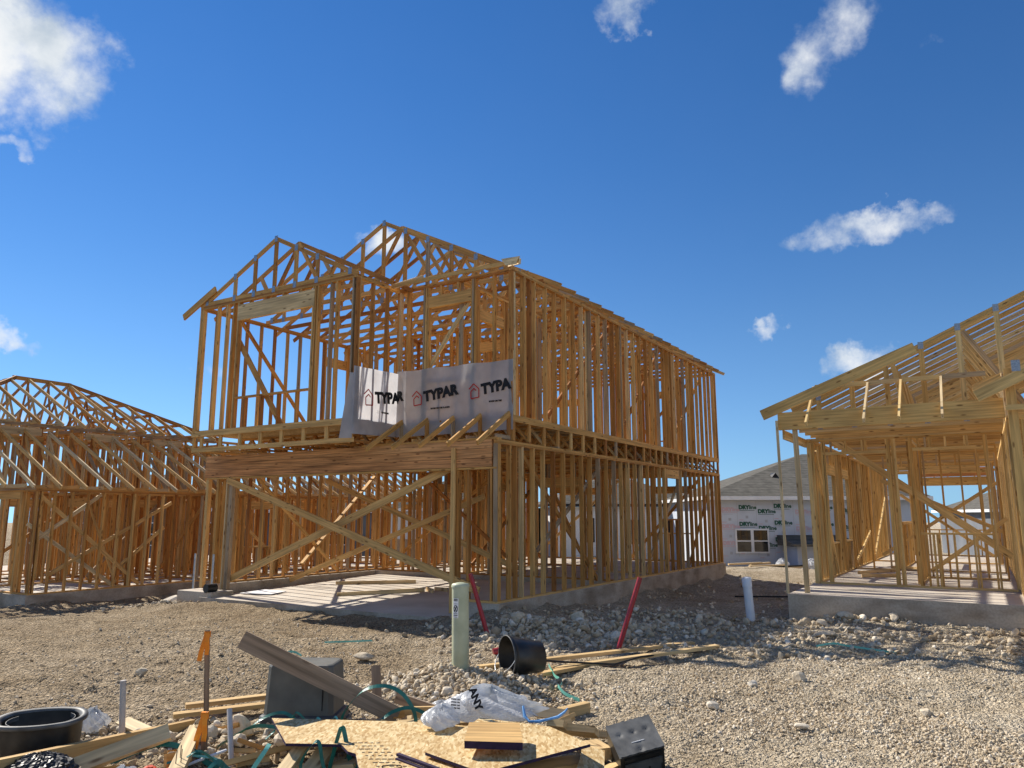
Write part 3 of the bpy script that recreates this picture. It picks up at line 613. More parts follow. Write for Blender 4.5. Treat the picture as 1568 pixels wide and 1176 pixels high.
# upper hip roof
ra, rb, lm, hw, zp = 1.95, 3.5, 5.85, 3.3, 4.29
s = -1.35
while s < 6.9:
    top = min(1.65, .5*(s+1.36)+.02 if s < ra else 9, .5*(6.82-s)+.02 if s > rb else 9)
    mb = MB(); q = top/.5
    for sg in (1, -1):
        e = lm-sg*(hw+.12); t = lm-sg*(hw-q)
        if q > .2: mb.stick(V(e, s, zp-.04), V(t, s, zp+top), T4, D4, SS)
    mb.stick(V(lm-hw, s, zp+.0), V(lm+hw, s, zp+.0), .036, D4, SS)
    if q < hw-.05: mb.stick(V(lm-hw+q, s, zp+top), V(lm+hw-q, s, zp+top), .036, D4, SS)
    n = 8
    if top > .35:
        for k in range(n):
            x0 = lm-hw+2*hw*(k+.5)/n; x1 = x0+(hw/n)*(1 if k % 2 else -1)*1.1; zt_ = zp+min(top, .5*(hw-abs(x1-lm)))
            if zt_-zp > .12: mb.stick(V(x0, s, zp+.03), V(x1, s, zt_-.02), .034, .075, SS)
    mb.build('hip_truss', PALE if int(s*10) % 4 == 0 else WOOD, LH); s += .61
MB().stick(V(lm, ra-.1, zp+1.66), V(lm, rb+.1, zp+1.66), T4, .12, SL, .3).build('ridge_board', WOOD, LH)
for sg in (1, -1):
    MB().stick(V(lm-sg*hw, -1.36, zp), V(lm, ra, zp+1.67), T4, .12, (.7, .7, 0)).build('hip_rafter', WOOD, LH); MB().stick(V(lm-sg*hw, 6.82, zp), V(lm, rb, zp+1.67), T4, .12, (.7, -.7, 0)).build('hip_rafter', WOOD, LH)
for k in range(-4, 5):
    x = lm+k*.61; r = hw-abs(k*.61)
    MB().stick(V(x, 6.95, zp-.06), V(x, 6.82-r, zp+.5*r), T4, D4, SL, .8).build('jack_rafter', PALE if k % 2 else WOOD, LH)
    MB().stick(V(x, -1.48, zp-.06), V(x, -1.36+r, zp+.5*r), T4, D4, SL, .8).build('jack_rafter', WOOD, LH)

# ================================================================== RIGHT NEIGHBOUR FRAME (porch)
FRESH = wood_mat('fresh_pine', [(0, (.58, .33, .10)), (.5, (.67, .43, .155)), (.85, (.73, .52, .23)), (1, (.52, .38, .22))])
WM[0] = FRESH
RH = empty('timber_house', (4.914, 13.849, .345), 'pale single-storey timber frame on the right with a porch beam and stacked roof trusses', 'house', -TH)
slab('slab', [((-.03, 0, -1.1), (3.52, 2.42, -.004)), ((-.05, 2.40, -1.1), (12, 16.6, 0)), ((3.5, -3, -1.1), (12, 2.41, -.002))], RH)
W0 = 2.95
wall(RH, 's', 0, 2.45, 16.5, 0, W0, -1, ops=[(3.6, 5.3, .76, 2.3), (6.4, 7.4, .76, 2.3)], extra=(2.58, 2.7, 8.1, 10.2))
wall(RH, 'l', 2.45, -3.48, -.1, 0, W0, 1, ops=[(-1.48, -.35, 0, 2.6, .06), (-3.16, -1.98, 1.04, 2.62, .06)], extra=(-1.62, -2.2, -2.3, -2.08, -2.55, -2.9, -.75, -1.12), sp=.6)
wall(RH, 's', -3.5, .12, 16.4, 0, W0, -1, sp=.26, dep=.089)
for k, s in enumerate((.14, .42, .7, .98, 1.26, 1.54, 1.82)): MB().stick(V(-3.545, s, W0), V(-3.545, s, 3.62+.0*s), T4, D4, SS, .9).build('stud', PALE, RH)
MB().stick(V(-3.545, .1, 3.64), V(-3.545, 2.4, 3.64), D4, T4, SL, .9).build('top_plate', PALE, RH)
MB().stick(V(-3.6, .05, 0), V(-3.6, .05, 3.7), .14, .05, SL, .4).build('corner_post', FRESH, RH)
wall(RH, 'l', 0.1, -9, -3.6, 0, W0, 1)
MB().stick(V(.06, .22, 3.09), V(-3.49, .22, 3.09), .09, .33, SS, .42).build('porch_beam', FRESH, RH)
for z, q in ((2.9, .3), (2.82, .9)): MB().stick(V(.02, .4, z), V(.02, 2.5, z), T4, D4, SL, q).build('porch_joist', FRESH, RH)
MB().stick(V(-.235, .36, -.0), V(-.215, .26, 2.95), D4, T4, SL, .97).build('prop_post', FRESH, RH)
MB().stick(V(.03, .03, .0), V(.075, .14, 3.1), .045, T4, SL, .8).build('prop_post', PALE, RH)
for l in (-.48, -1.43, -1.98, -2.62): MB().stick(V(l, -.1, 2.98), V(l, .95, 3.78), T4, D4, SL, .8).build('jack_rafter', PALE if l in (-1.43, -2.62) else FRESH, RH)
for a, b in ((-.5, -1.41), (-1.45, -1.96), (-2.0, -2.6), (-2.64, -3.3)): MB().stick(V(a, .96, 3.80), V(b, .96, 3.80), T4, D4, SS).build('blocking', FRESH, RH)
MB().stick(V(.34, .16, 3.22), V(-2.3, .16, 4.22), T4, .20, SS, .5).build('fly_rafter', FRESH, RH)
truss(RH, 1.2, -12, 0, 3.02, .444, drop=.1, gable=True, plates=True, name='gable_truss', heel=.54, ovl=.0)
for k in range(25): truss(RH, 1.8+.6*k, -12, 0, 3.02, .444, name='roof_truss', heel=.5, ovl=.36, ovr=.36)
for k in range(5):
    s = -.1+.5*k; z = 3.26+.10*k
    MB().stick(V(-3.12, s, z), V(-7.5, s, z+.47*4.38), T4, .19, SS, .6).build('garage_rafter', FRESH, RH)
    MB().stick(V(-3.5, s, 3.05), V(-9, s, 3.05), T4, D4, SS, .6).build('ceiling_joist', FRESH, RH)
for x in (-3.7, -4.3): MB().box((-x-.06, -.125, 3.62-.47*(x+3.7)), (-x+.06, -.121, 3.80-.47*(x+3.7))).build('connector_plate', PLATE, RH)
for p0, p1, w_ in (((-.45, 3.0, 2.95), (-3.45, 3.0, .60), .14), ((-3.4, 6.0, 1.0), (-1.0, 6.0, 2.2), D4), ((-3.4, 9.0, 2.2), (-.6, 9, .3), D4), ((-3.2, 12, .2), (-.9, 12, 2.0), D4), ((-2.0, 4.5, .2), (-3.45, 4.5, 1.3), D4)):
    brace(RH, p0, p1, T4, w_, SS, tone=.75, m=FRESH)
for p0, p1 in (((-.13, 2.7, 2.7), (-.13, 4.6, .1)), ((-.13, 11.5, .2), (-.13, 15.5, 2.0)), ((-.13, 7.6, .2), (-.13, 10.8, .9))): brace(RH, p0, p1, T4, D4, SL, tone=.8, m=FRESH)
I = MB()
wall(RH, 'l', 7.5, -3.4, -.1, 0, W0, 1, into=I, ops=[(-3.0, -1.2, 0, 2.5, .1)])
wall(RH, 'l', 5.2, -3.4, -1.9, 0, W0, 1, into=I, sp=.35); wall(RH, 's', -1.9, 3.2, 5.2, 0, W0, 1, into=I)
wall(RH, 'l', 11.5, -3.4, -.1, 0, W0, 1, into=I, ops=[(-3.3, -.7, 0, 2.6, .1)])
wall(RH, 'l', 16.4, -9, -.1, 0, W0, -1, into=I, ops=[(-3.3, -1.0, .9, 2.4, .3), (-8, -5, .9, 2.4)])
wall(RH, 's', -9, .1, 16, 0, W0, 1, into=I); wall(RH, 's', -1.2, 8.5, 11.5, 0, 1.2, 1, into=I)
I.build('stud', FRESH, RH, kind='stuff')
MB().stick(V(-.9, 16.1, 2.85), V(-3.4, 16.1, 2.85), .09, .30, SS, .3).build('patio_beam', BEAMW, RH)
WM[0] = WOOD

# ================================================================== FINISHED AND NEARLY FINISHED HOUSES BEHIND
SHING = noisy('grey_shingles', (.10, .095, .085), (.19, .18, .16), 5, rough=.95, bd=.02)
m, N, L, b = mat('shingle_courses', rough=.95, spec=.1)
tc = nd(N, 'ShaderNodeTexCoord'); wv = nd(N, 'ShaderNodeTexWave', i_Scale=2.4, i_Distortion=1.2); wv.bands_direction = 'Z'; wv.inputs['Detail'].default_value = 3; L.new(tc.outputs['Object'], wv.inputs[0])
n = nd(N, 'ShaderNodeTexNoise', i_Scale=3.0, i_Detail=6.0); L.new(tc.outputs['Object'], n.inputs['Vector'])
c = mixc(N, L, .45, ramp(N, L, n.outputs['Fac'], [(.3, (.085, .08, .068)), (.7, (.15, .14, .12))]), ramp(N, L, wv.outputs['Fac'], [(.2, (.7, .7, .7)), (.7, (1.1, 1.1, 1.1))]), 'MULTIPLY'); L.new(c, b.inputs['Base Color']); SHING = m
SIDING = noisy('white_siding', (.56, .57, .58), (.64, .64, .64), .8, rough=.7)
GREYSID = noisy('grey_siding', (.12, .13, .145), (.17, .18, .20), .8, rough=.8)
BRICK = noisy('tan_brick', (.30, .20, .12), (.44, .31, .20), 14, rough=.9)
BLACKTRIM = noisy('black_trim', (.012, .012, .014), (.025, .025, .028), 3, rough=.5)
GLASS = mat('dark_window_glass', (.01, .012, .015), .05, spec=.6)[0]
SHEETM = noisy('printed_wrap', (.46, .50, .57), (.55, .59, .66), 1.2, rough=.6, bd=.01)
FRAMEW = noisy('white_vinyl', (.7, .7, .7), (.78, .78, .78), 3, rough=.4)
def hip_house(label, x, y, rz, w, d, h, rise, wallm, roofm, wins=(), trim=None, ov=.4, plinth=None, cat='house', lower=.8, ridge=None):
    z = gz(x, y); o = empty('house', (x, y, z), label, cat, rz)
    MB().box((0, 0, -lower), (w, d, h)).build('wall', wallm, o)
    if plinth: MB().box((-.03, -.03, -lower), (w+.03, .2, plinth)).build('brick_base', BRICK, o)
    k = min(w, d)/2+ov; mb = MB(); e = [(-ov, -ov, h+.16), (w+ov, -ov, h+.16), (w+ov, d+ov, h+.16), (-ov, d+ov, h+.16)]
    rr = [(-ov+k, d/2, h+.16+rise), (w+ov-k, d/2, h+.16+rise)] if w >= d else [(w/2, -ov+k, h+.16+rise), (w/2, d+ov-k, h+.16+rise)]
    if ridge: rr = [(a_, b_, h+.16+rise) for a_, b_ in ridge]
    mb.add(e+rr, [(0, 1, 5, 4), (1, 2, 5), (2, 3, 4, 5), (3, 0, 4), (3, 2, 1, 0)] if w >= d else [(0, 1, 4), (1, 2, 5, 4), (2, 3, 5), (3, 0, 4, 5), (3, 2, 1, 0)]); rf = mb.build('roof', roofm, o)
    mb = MB()
    for lo, hi in (((-ov-.02, -ov-.03, h), (w+ov+.02, -ov-.002, h+.17)), ((-ov-.03, -ov, h), (-ov-.002, d+ov, h+.17)), ((w+ov+.002, -ov, h), (w+ov+.03, d+ov, h+.17))): mb.box(lo, hi)
    mb.build('fascia', trim or FRAMEW, o)
    for wx, wz, ww, wh, fm in wins:
        f = MB().box((wx-.07, -.06, wz-.07), (wx+ww+.07, -.004, wz+wh+.07)).build('window', fm, o)
        MB().box((wx, -.066, wz), (wx+ww, -.055, wz+wh)).build('pane', GLASS, f); MB().box((wx, -.075, wz+wh/2-.025), (wx+ww, -.067, wz+wh/2+.025)).build('glazing_bar', fm, f)
    return o
dz = gz(9, 35.4)
DW = hip_house('half finished house clad in printed white building wrap beyond the gap between the frames', 9.0, 35.0, 0, 9.6, 9.4, 2.92, 2.45, SHEETM, SHING, [(1.18, .62, .62, .95, FRAMEW), (1.94, .62, .62, .95, FRAMEW)], ridge=[(6.8, 6.4), (7.6, 6.4)])
mb = MB(); zz = -dz
for cx, z0, full in ((1.33, 2.0, 1), (2.2, 1.82, 1), (.55, 1.9, 2), (2.93, 2.06, 1), (3.9, 1.8, 2), (4.8, 2.0, 1), (5.7, 1.85, 1), (6.6, 2.05, 2)):
    for k in range(3):
        zq = z0+zz-.75*k
        if zq < 1.75 and full == 1 and k == 3: continue
        mi = 1 if full == 1 else 2
        put_text(mb, 'DRY', .24, (cx, -.006, zq), (1, 0, 0), (0, 0, 1), mi, bold=.018); put_text(mb, 'line', .24, (cx+.47, -.006, zq), (1, 0, 0), (0, 0, 1), mi, bold=.008)
        mb.box((cx, -.007, zq-.075), (cx+.72, -.004, zq-.055), mi=mi); mb.box((cx+.1, -.007, zq-.14), (cx+.5, -.004, zq-.13), mi=3); mb.box((cx+.3, -.007, zq-.42), (cx+.42, -.004, zq-.3), mi=3); mb.box((cx+.0, -.007, zq-.5), (cx+.2, -.004, zq-.47), mi=2)
for x in (.47, 1.25, 2.12, 2.88, 3.8, 4.7): mb.box((x, -.0065, .4), (x+.012, -.0045, 2.9), mi=3)
mb.build('wrap_print', [SHEETM, GREENINK, PALEINK, GREYINK], DW)
mb = MB(); mb.box((3.3, -1.6, -.8), (5.6, -.01, 1.0)); mb.build('porch_wall', SHEETM, DW)
mb = MB(); mb.add([(3.0, -2.0, 1.02), (5.9, -2.0, 1.02), (5.9, -.02, 1.36), (3.0, -.02, 1.36), (3.0, -2.0, .92), (5.9, -2.0, .92), (5.9, -.02, .92), (3.0, -.02, .92)], [(0, 1, 2, 3), (7, 6, 5, 4), (0, 4, 5, 1), (1, 5, 6, 2), (2, 6, 7, 3), (3, 7, 4, 0)]); mb.build('porch_roof', SHING, DW)
MB().add([(3.5, 2.4, 3.75), (4.3, 2.4, 3.75), (4.3, 3.4, 4.0), (3.5, 3.4, 4.0), (3.9, 2.3, 4.3), (3.9, 4.2, 4.3)], [(0, 1, 4), (1, 2, 5, 4), (2, 3, 5), (3, 0, 4, 5)]).build('roof_vent', BLACKTRIM, DW)
hip_house('white sided house with black trim seen through the lower studs of the tall frame', 2.2, 43.5, R(4), 8.6, 9, 2.9, 2.0, SIDING, SHING, [(1.9, 1.0, .5, 1.2, BLACKTRIM), (4.4, .9, .9, 1.2, BLACKTRIM), (6.6, .9, .6, 1.2, BLACKTRIM)], trim=BLACKTRIM)
hip_house('white house with a tan brick base left of the black trimmed one', -7.2, 45, R(-3), 8.2, 9, 2.8, 2.4, SIDING, SHING, [(5.8, 1.1, .8, 1.1, FRAMEW), (2.0, 1.1, .8, 1.1, FRAMEW)], plinth=1.2)
hip_house('grey roofed house seen through the back of the porch frame', 29.5, 47, R(-12), 11, 10, 2.7, 2.3, GREYSID, SHING, [(2, 1, 1.2, 1.2, FRAMEW), (6, 1, 1.2, 1.2, FRAMEW)])
hip_house('dark grey house far behind the studs of the hip roofed frame', -27, 43, R(14), 11, 10, 2.9, 2.2, GREYSID, SHING, [(2, 1, 1.0, 1.2, FRAMEW), (6, 1, 1.0, 1.2, FRAMEW), (8.6, 1, 1.0, 1.2, FRAMEW)])
hip_house('grey house behind the lower left studs of the tall frame', -16.2, 47, R(6), 8, 9, 2.9, 2.2, GREYSID, SHING, [(2, 1, 1.0, 1.2, FRAMEW), (5, 1, 1.0, 1.2, FRAMEW)])

# ================================================================== THINGS LYING ON THE LOT
def thing(mb, name, mats, label, cat, group=None):
    return tag(mb.build(name, mats, recenter=True), label, cat, group)
def board(p0, p1, a, b, side, label, m=PALE, tone=None, name='board', cat='board', group=None):
    return thing(MB().stick(p0, p1, a, b, side, tone), name, m, label, cat, group)
BG = 'loose boards and offcuts on the lot'
UPZ = (0, 0, 1)
def gp(x, y, h=0): return (x, y, gz(x, y)+h)
# --- pale green clean-out pipe standing in the rubble
PX, PY = -.525, 8.13; b0 = gz(PX, PY)-.15
po = empty('vent_pipe', (PX, PY, b0), 'pale green plastic pipe with a white warning label standing in piled rubble', 'pipe')
MB().tube([(0, 0, 0), (-.012, 0, 1.15-b0-.15+.0)], .088, 28).build('pipe', PVCG, po)
top = 1.0-b0
MB().tube([(-.012, 0, top-.03), (-.012, 0, top-.01), (-.012, 0, top+.005), (-.012, 0, top+.018)], [.094, .094, .085, .03], 28).build('cap', PVCG, po)
mb = MB(); a0, a1, z0, z1, rr = R(222), R(262), top-.33, top-.135, .0895
def onp(u, v, r=rr): a = a0+(a1-a0)*u; return Vector((-.012+r*math.cos(a), r*math.sin(a), z0+(z1-z0)*v))
sheet(mb, lambda u, v: onp(u, v), 8, 4, 0)
def strokes(pts, w=.004, r=.0905):
    mb.ribbon([onp(u, v, r) for u, v in pts], w, .001, (0, 0, 1) if len(pts) == 2 and pts[0][1] == pts[1][1] else [Vector((0, 0, 1)) if abs(math.sin(2*math.pi*k/14)) < .7 else Vector((1, -.3, 0)) for k in range(len(pts))], 1)
strokes([(.5+.34*math.cos(2*math.pi*k/14), .47+.17*math.sin(2*math.pi*k/14)) for k in range(15)], .008)
mb.ribbon([onp(.3, .36, .0906), onp(.5, .47, .0906), onp(.7, .58, .0906)], .008, .001, (0, 0, 1), 1); mb.ribbon([onp(.62, .36, .0906), onp(.45, .47, .0906), onp(.36, .56, .0906)], .009, .001, (0, 0, 1), 1)
for v, w_ in ((.95, .012), (.88, .012), (.72, .004), (.22, .006), (.14, .010), (.05, .006)): mb.ribbon([onp(.12+.05*k, v, .0905) for k in range(16)], w_*.7, .001, (0, 0, 1), 1)
mb.build('warning_label', [WHITE, INK], po)
# --- white pipe in the shaded alley
o = empty('sewer_pipe', gp(4.15, 13.63, -.05), 'white plastic pipe with a capped collar standing in the shade between two frames', 'pipe')
d = Vector((-.055, 0, .81)); MB().tube([(0, 0, -.05), d*.8], .075, 20).build('pipe', PVCW, o); MB().tube([d*.79, d*.98, d*.985, d*1.0], [.084, .084, .075, .03], 20).build('cap', PVCW, o)
# --- two red pipes
for (x, y), (tx, tz), lab in (((-.35, 11.66), (-.625, .85), 'red plastic pipe leaning left beside the corner of the tall frame'), ((1.38, 10.68), (1.755, .87), 'red plastic pipe leaning right, alone on the shaded rubble')):
    thing(MB().tube([(x+.02, y, gz(x, y)-.1), (tx, y, tz)], .034, 16), 'red_pipe', REDP, lab, 'pipe', 'red pipes')
# --- black bucket on its side
bk = empty('bucket', gp(-.05, 8.10, -.02), 'black plastic bucket lying on its side with a wire handle', 'bucket', R(-52))
mb = MB(); n = 32
prof = [(.0, .155), (.02, .158), (.02, .15), (.05, .148), (.30, .118), (.31, .0)]; inner = [(.0, .148), (.29, .112), (.295, 0)]
def lathe_x(mb, prof, n, cz, tilt=0, mi=0, flip=False):
    vs = []; fs = []
    for x, r in prof:
        for k in range(n):
            a = 2*math.pi*k/n; vs.append((x, r*math.cos(a), cz+r*math.sin(a)+x*tilt))
    for i in range(len(prof)-1):
        for k in range(n):
            k2 = (k+1) % n; q = (i*n+k, i*n+k2, (i+1)*n+k2, (i+1)*n+k); fs.append(q[::-1] if flip else q)
    mb.add(vs, fs, None, .5, mi, True)
lathe_x(mb, [(-x*1.25, r*1.3) for x, r in prof], n, .20, .08); lathe_x(mb, [(-x*1.25, r*1.3) for x, r in inner], n, .20, .08, flip=True)
bk.rotation_euler = (0, 0, R(205-0)); mb.build('bucket_body', BLACKP, bk)
MB().tube([(.0+.10*math.sin(t), .203*math.cos(t), .20-.13*math.sin(t)*1.2) for t in [math.pi*k/16 for k in range(17)]], .0045, 6).build('handle', STEEL, bk)
MB().tube([(0.004, .203*math.cos(2*math.pi*k/32), .20+.203*math.sin(2*math.pi*k/32)) for k in range(33)], .0055, 6, caps=False).build('rim', GREYRIM, bk)
# --- long boards with the black cable
board(gp(-.35, 8.28, .05), gp(2.45, 10.75, .05), T4, D4, UPZ, 'long pale board lying behind the black bucket, farther of the crossed pair', PALE, .3, group=BG)
board(gp(.45, 8.75, .05), gp(2.62, 10.12, .04), T4, D4, UPZ, 'long pale board under the black cable, nearer of the crossed pair', PALE, .5, group=BG)
board(gp(.3, 8.45, .03), gp(1.35, 9.5, .06), T4, D4, UPZ, 'half buried board beside the mouth of the bucket', PALE, .2, group=BG)
thing(MB().tube([gp(.36, 8.75, .12), gp(.55, 8.9, .09), gp(.8, 8.85, .06), gp(1.15, 8.9, .05), gp(1.5, 9.3, .10), gp(1.9, 9.7, .08), gp(2.3, 9.9, .02)], .011, 8), 'cable', TAPE, 'black cable trailing from the bucket over the long boards', 'cable')
def strap(pts, w, side, label, m=STRAP, cat='strap', name='plastic_strap', dens=6):
    P = [Vector(p) for p in pts]; out = []
    for i in range(len(P)-1):
        q0, q1, q2, q3 = P[max(i-1, 0)], P[i], P[i+1], P[min(i+2, len(P)-1)]
        for k in range(dens):
            t = k/dens; out.append(.5*((2*q1)+(q2-q0)*t+(2*q0-5*q1+4*q2-q3)*t*t+(3*q1-q0-3*q2+q3)*t**3))
    out.append(P[-1]); mb = MB().ribbon(out, w, .0016, side); return thing(mb, name, m, label, cat, 'plastic straps among the scrap')
strap([gp(.40, 8.7, .09), gp(.45, 8.4, .05), gp(.50, 8.0, .04), gp(.47, 7.75, .03), gp(.44, 7.62, .06), gp(.5, 7.5, .03), gp(.62, 7.36, .03)], .03, UPZ, 'pale green strap trailing on the rubble from the bucket', MINT)
strap([(-1.33, 6.25, .08), (-1.30, 6.22, .2), (-1.16, 6.2, .36), (-1.0, 6.2, .40), (-.86, 6.2, .35), (-.76, 6.2, .22), (-.735, 6.2, .08)], .03, (.6, .5, .6), 'green strap arching high behind the wide panel')
strap([(-1.05, 6.3, .10), (-.95, 6.35, .17), (-.8, 6.4, .19), (-.6, 6.4, .1)], .028, (.6, .5, .6), 'green strap in a low arch under the high one')
strap([(-1.22, 5.35, -.02), (-1.19, 5.36, .12), (-1.15, 5.38, .285), (-1.135, 5.4, .30), (-1.12, 5.4, .26), (-1.07, 5.38, .08), (-1.04, 5.36, -.02)], .03, (.6, .5, .6), 'green strap bent in a sharp peak before the wide panel')
strap([(-1.36, 5.3, 0), (-1.38, 5.3, .1), (-1.33, 5.3, .2), (-1.27, 5.3, .24), (-1.24, 5.3, .12), (-1.2, 5.3, 0)], .024, (.6, .5, .6), 'dark green strap loop left of the sharp peak', STRAP)
strap([(-1.06, 5.2, 0), (-1.0, 5.22, .10), (-.96, 5.25, .16), (-.95, 5.25, .05)], .03, (.6, .5, .6), 'short green strap poking out beside the peaked loop')
strap([(-2.9, 5.65, -.05), (-2.75, 5.7, .02), (-2.6, 5.7, .08), (-2.45, 5.7, .115), (-2.25, 5.68, .08), (-2.1, 5.6, .02), (-1.95, 5.55, .0)], .035, (0, .5, 1), 'long dark green strap bowed over the scrap boards')
strap([(-2.15, 5.9, .04), (-2.0, 6.2, .1), (-1.8, 6.3, .07), (-1.6, 6.2, .12), (-1.5, 6.0, .05)], .028, (.6, .5, .6), 'green strap curling at the foot of the cabinet')
strap([(-2.1, 6.25, .02), (-1.95, 6.3, .14), (-1.78, 6.32, .17), (-1.6, 6.25, .06)], .026, (.6, .5, .6), 'thin green strap looped over the cabinet base', STRAP)
strap([(-1.72, 5.3, -.02), (-1.70, 5.32, .06), (-1.64, 5.36, .16), (-1.62, 5.4, .2)], .03, (1, 0, 0), 'bright mint strap end sticking up beside a scrap board', MINT)
strap([(-2.0, 5.3, .05), (-1.92, 5.3, .12), (-1.85, 5.32, .06), (-1.6, 5.2, 0)], .03, (0, .5, 1), 'crumpled dark strap end on the near scrap boards', STRAP)
# --- cable cabinet
cb = empty('cable_cabinet', gp(-1.74, 6.74), 'dark green fibreglass cable cabinet with a weathered plank resting on it', 'cabinet', R(-3))
mb = MB()
def taper(mb, w0, d0, w1, d1, z0, z1, bev=.035, mi=0, y=0):
    def ring(w, d, z, b):
        return [(-w/2+b, y-d/2, z), (w/2-b, y-d/2, z), (w/2, y-d/2+b, z), (w/2, y+d/2-b, z), (w/2-b, y+d/2, z), (-w/2+b, y+d/2, z), (-w/2, y+d/2-b, z), (-w/2, y-d/2+b, z)]
    rs = [ring(w0, d0, z0, bev), ring(w1, d1, z1-.02, bev), ring(w1-.012, d1-.012, z1-.006, bev), ring(w1-.04, d1-.04, z1, bev)]
    vs = sum(rs, []); fs = [(7, 6, 5, 4, 3, 2, 1, 0), tuple(24+k for k in range(8))]
    for i in range(3):
        for k in range(8): fs.append((i*8+k, i*8+(k+1) % 8, i*8+8+(k+1) % 8, i*8+8+k))
    mb.add(vs, fs, None, .5, mi)
taper(mb, .58, .40, .545, .36, .10, .49); mb.build('cabinet_shell', PEDM, cb)
mb = MB(); mb.box((.20, -.2025, .14), (.206, -.19, .44)); mb.build('door_seam', TAPE, cb)
mb = MB(); taper(mb, .70, .56, .68, .54, -.12, .02, .03); mb.build('base', PEDB, cb)
mb = MB(); taper(mb, .64, .48, .63, .47, .021, .10, .03); mb.build('base_collar', PEDB, cb)
# --- weathered plank on the cabinet, short post, wedge board
thing(MB().stick((-2.13, 6.22, .745), (-.93, 6.52, .10), T4, .14, (.2, -1, .1), .55), 'plank', GREYW, 'weathered grey plank leaning across the top of the green cabinet', 'plank', BG)
thing(MB().stick((-1.22, 7.3, -.05), (-1.265, 7.38, .33), .085, T4, (1, 0, 0), .35), 'post', GREYW, 'short weathered post stub standing in the rubble behind the straps', 'post', BG)
board((-1.0, 6.9, .16), (-.62, 6.85, .05), T4, D4, (0, 1, 0), 'weathered wedge of board slanting at the foot of the short post', GREYW, .6, group=BG)
board((-1.05, 6.62, .1), (-.52, 6.66, .1), T4, D4, (0, 1, 0), 'pale board lying flat just behind the wide panel', PALE, .2, group=BG)
# --- survey stakes with orange ribbon
def stake(x, y, h, lean, label, rib):
    o = empty('survey_stake', gp(x, y, -.1), label, 'stake')
    MB().stick((0, 0, 0), (lean, 0, h+.1), .04, .02, (1, 0, 0), .15).build('stake', GREYW, o)
    mb = MB(); zt_ = rib+.1; tx = lean*zt_/(h+.1)
    mb.box((tx-.024, -.014, zt_-.02), (tx+.024, .014, zt_+.03))
    mb.ribbon([(tx+.005, -.016, zt_+.02), (tx-.015, -.028, zt_-.06), (tx-.035, -.03, zt_-.14), (tx-.045, -.032, zt_-.21)], .04, .002, (1, 0, 0))
    mb.ribbon([(tx+.008, -.018, zt_+.02), (tx+.014, -.034, zt_-.05), (tx+.018, -.03, zt_-.11), (tx+.012, -.03, zt_-.16)], .035, .002, (1, .3, 0))
    mb.build('ribbon', ORANGE, o); return o
stake(-2.58, 6.8, .76, -.045, 'tall dark wooden stake with an orange ribbon at its tip', .72)
stake(-2.18, 5.75, .30, -.02, 'low wooden stake with a bright orange ribbon in the scrap boards', .27)
# --- grey conduits
thing(MB().tube([(-2.94, 6.1, -.1), (-2.975, 6.1, .46)], .022, 14), 'conduit', CONDUIT, 'grey plastic conduit standing upright beside the white bag', 'conduit', 'grey conduits')
thing(MB().tube([(-1.93, 5.6, -.05), (-2.06, 5.85, .31)], .019, 14), 'conduit', CONDUIT, 'grey conduit leaning left between the stakes and the cabinet', 'conduit', 'grey conduits')
thing(MB().tube([(-2.33, 5.45, .0), (-2.0, 5.75, .07)], .011, 8), 'conduit', PVCW, 'thin white tube lying among the scrap boards', 'conduit', 'grey conduits')
# --- oval tub
tb = empty('tub', gp(-3.44, 5.88, .03), 'black oval plastic tub with a scuffed pale rim', 'tub', R(17)); tb.rotation_euler = (R(5), 0, R(17))
def oval(a, r, z, n=48):
    out = []
    for k in range(n):
        t = 2*math.pi*k/n; c, s_ = math.cos(t), math.sin(t); out.append((a*(1 if c > 0 else -1)*min(1, abs(c)*1.6)+r*c, r*s_, z))
    return out
def rings(mb, rs, mi=0, close=True):
    n = len(rs[0]); vs = sum(rs, []); fs = []
    for i in range(len(rs)-1):
        for k in range(n): fs.append((i*n+k, i*n+(k+1) % n, (i+1)*n+(k+1) % n, (i+1)*n+k))
    if close: fs.append(tuple((len(rs)-1)*n+k for k in range(n)))
    mb.add(vs, fs, None, .5, mi, True)
A_, R_ = .085, .19
mb = MB(); rings(mb, [oval(A_-.01, R_-.01, -.12), oval(A_, R_, .21)], close=False); rings(mb, [oval(A_-.005, R_-.025, .225), oval(A_-.02, R_-.04, -.05)]); mb.build('tub_wall', BLACKP, tb)
mb = MB(); rings(mb, [oval(A_, R_+.002, .205), oval(A_+.005, R_+.022, .21), oval(A_+.005, R_+.026, .225), oval(A_+.005, R_+.022, .238), oval(A_, R_, .24), oval(A_-.002, R_-.012, .232), oval(A_-.005, R_-.024, .21)], close=False); mb.build('rim', GREYRIM, tb)
for sx in (-1, 1): MB().ribbon([(sx*(.09+.13*math.cos(t)), .13*math.sin(t), .205) for t in [-.9+.3*k for k in range(7)]], .03, .004, (0, 0, 1)).build('handle_grip', GREYRIM, tb)
# --- bag of black netting in front of the tub
mb = MB(); vs = []; fs = []; nu, nv_ = 64, 20
for j in range(nv_+1):
    for i in range(nu):
        a = 2*math.pi*i/nu; e = j/nv_*math.pi/2; r = .27*(1+.05*math.sin(a*3+1)); bmp = 1+random.uniform(-.045, .045)
        vs.append((r*math.cos(a)*math.cos(e)*bmp, .8*r*math.sin(a)*math.cos(e)*bmp, .17*math.sin(e)*bmp))
for j in range(nv_):
    for i in range(nu): fs.append((j*nu+i, j*nu+(i+1) % nu, (j+1)*nu+(i+1) % nu, (j+1)*nu+i))
cx, cy = -3.15, 5.40; mb.add([(x+cx, y+cy, z-.03) for x, y, z in vs], fs); thing(mb, 'netting_sack', BLACKP, 'lumpy black netting sack lying in front of the oval tub', 'sack')
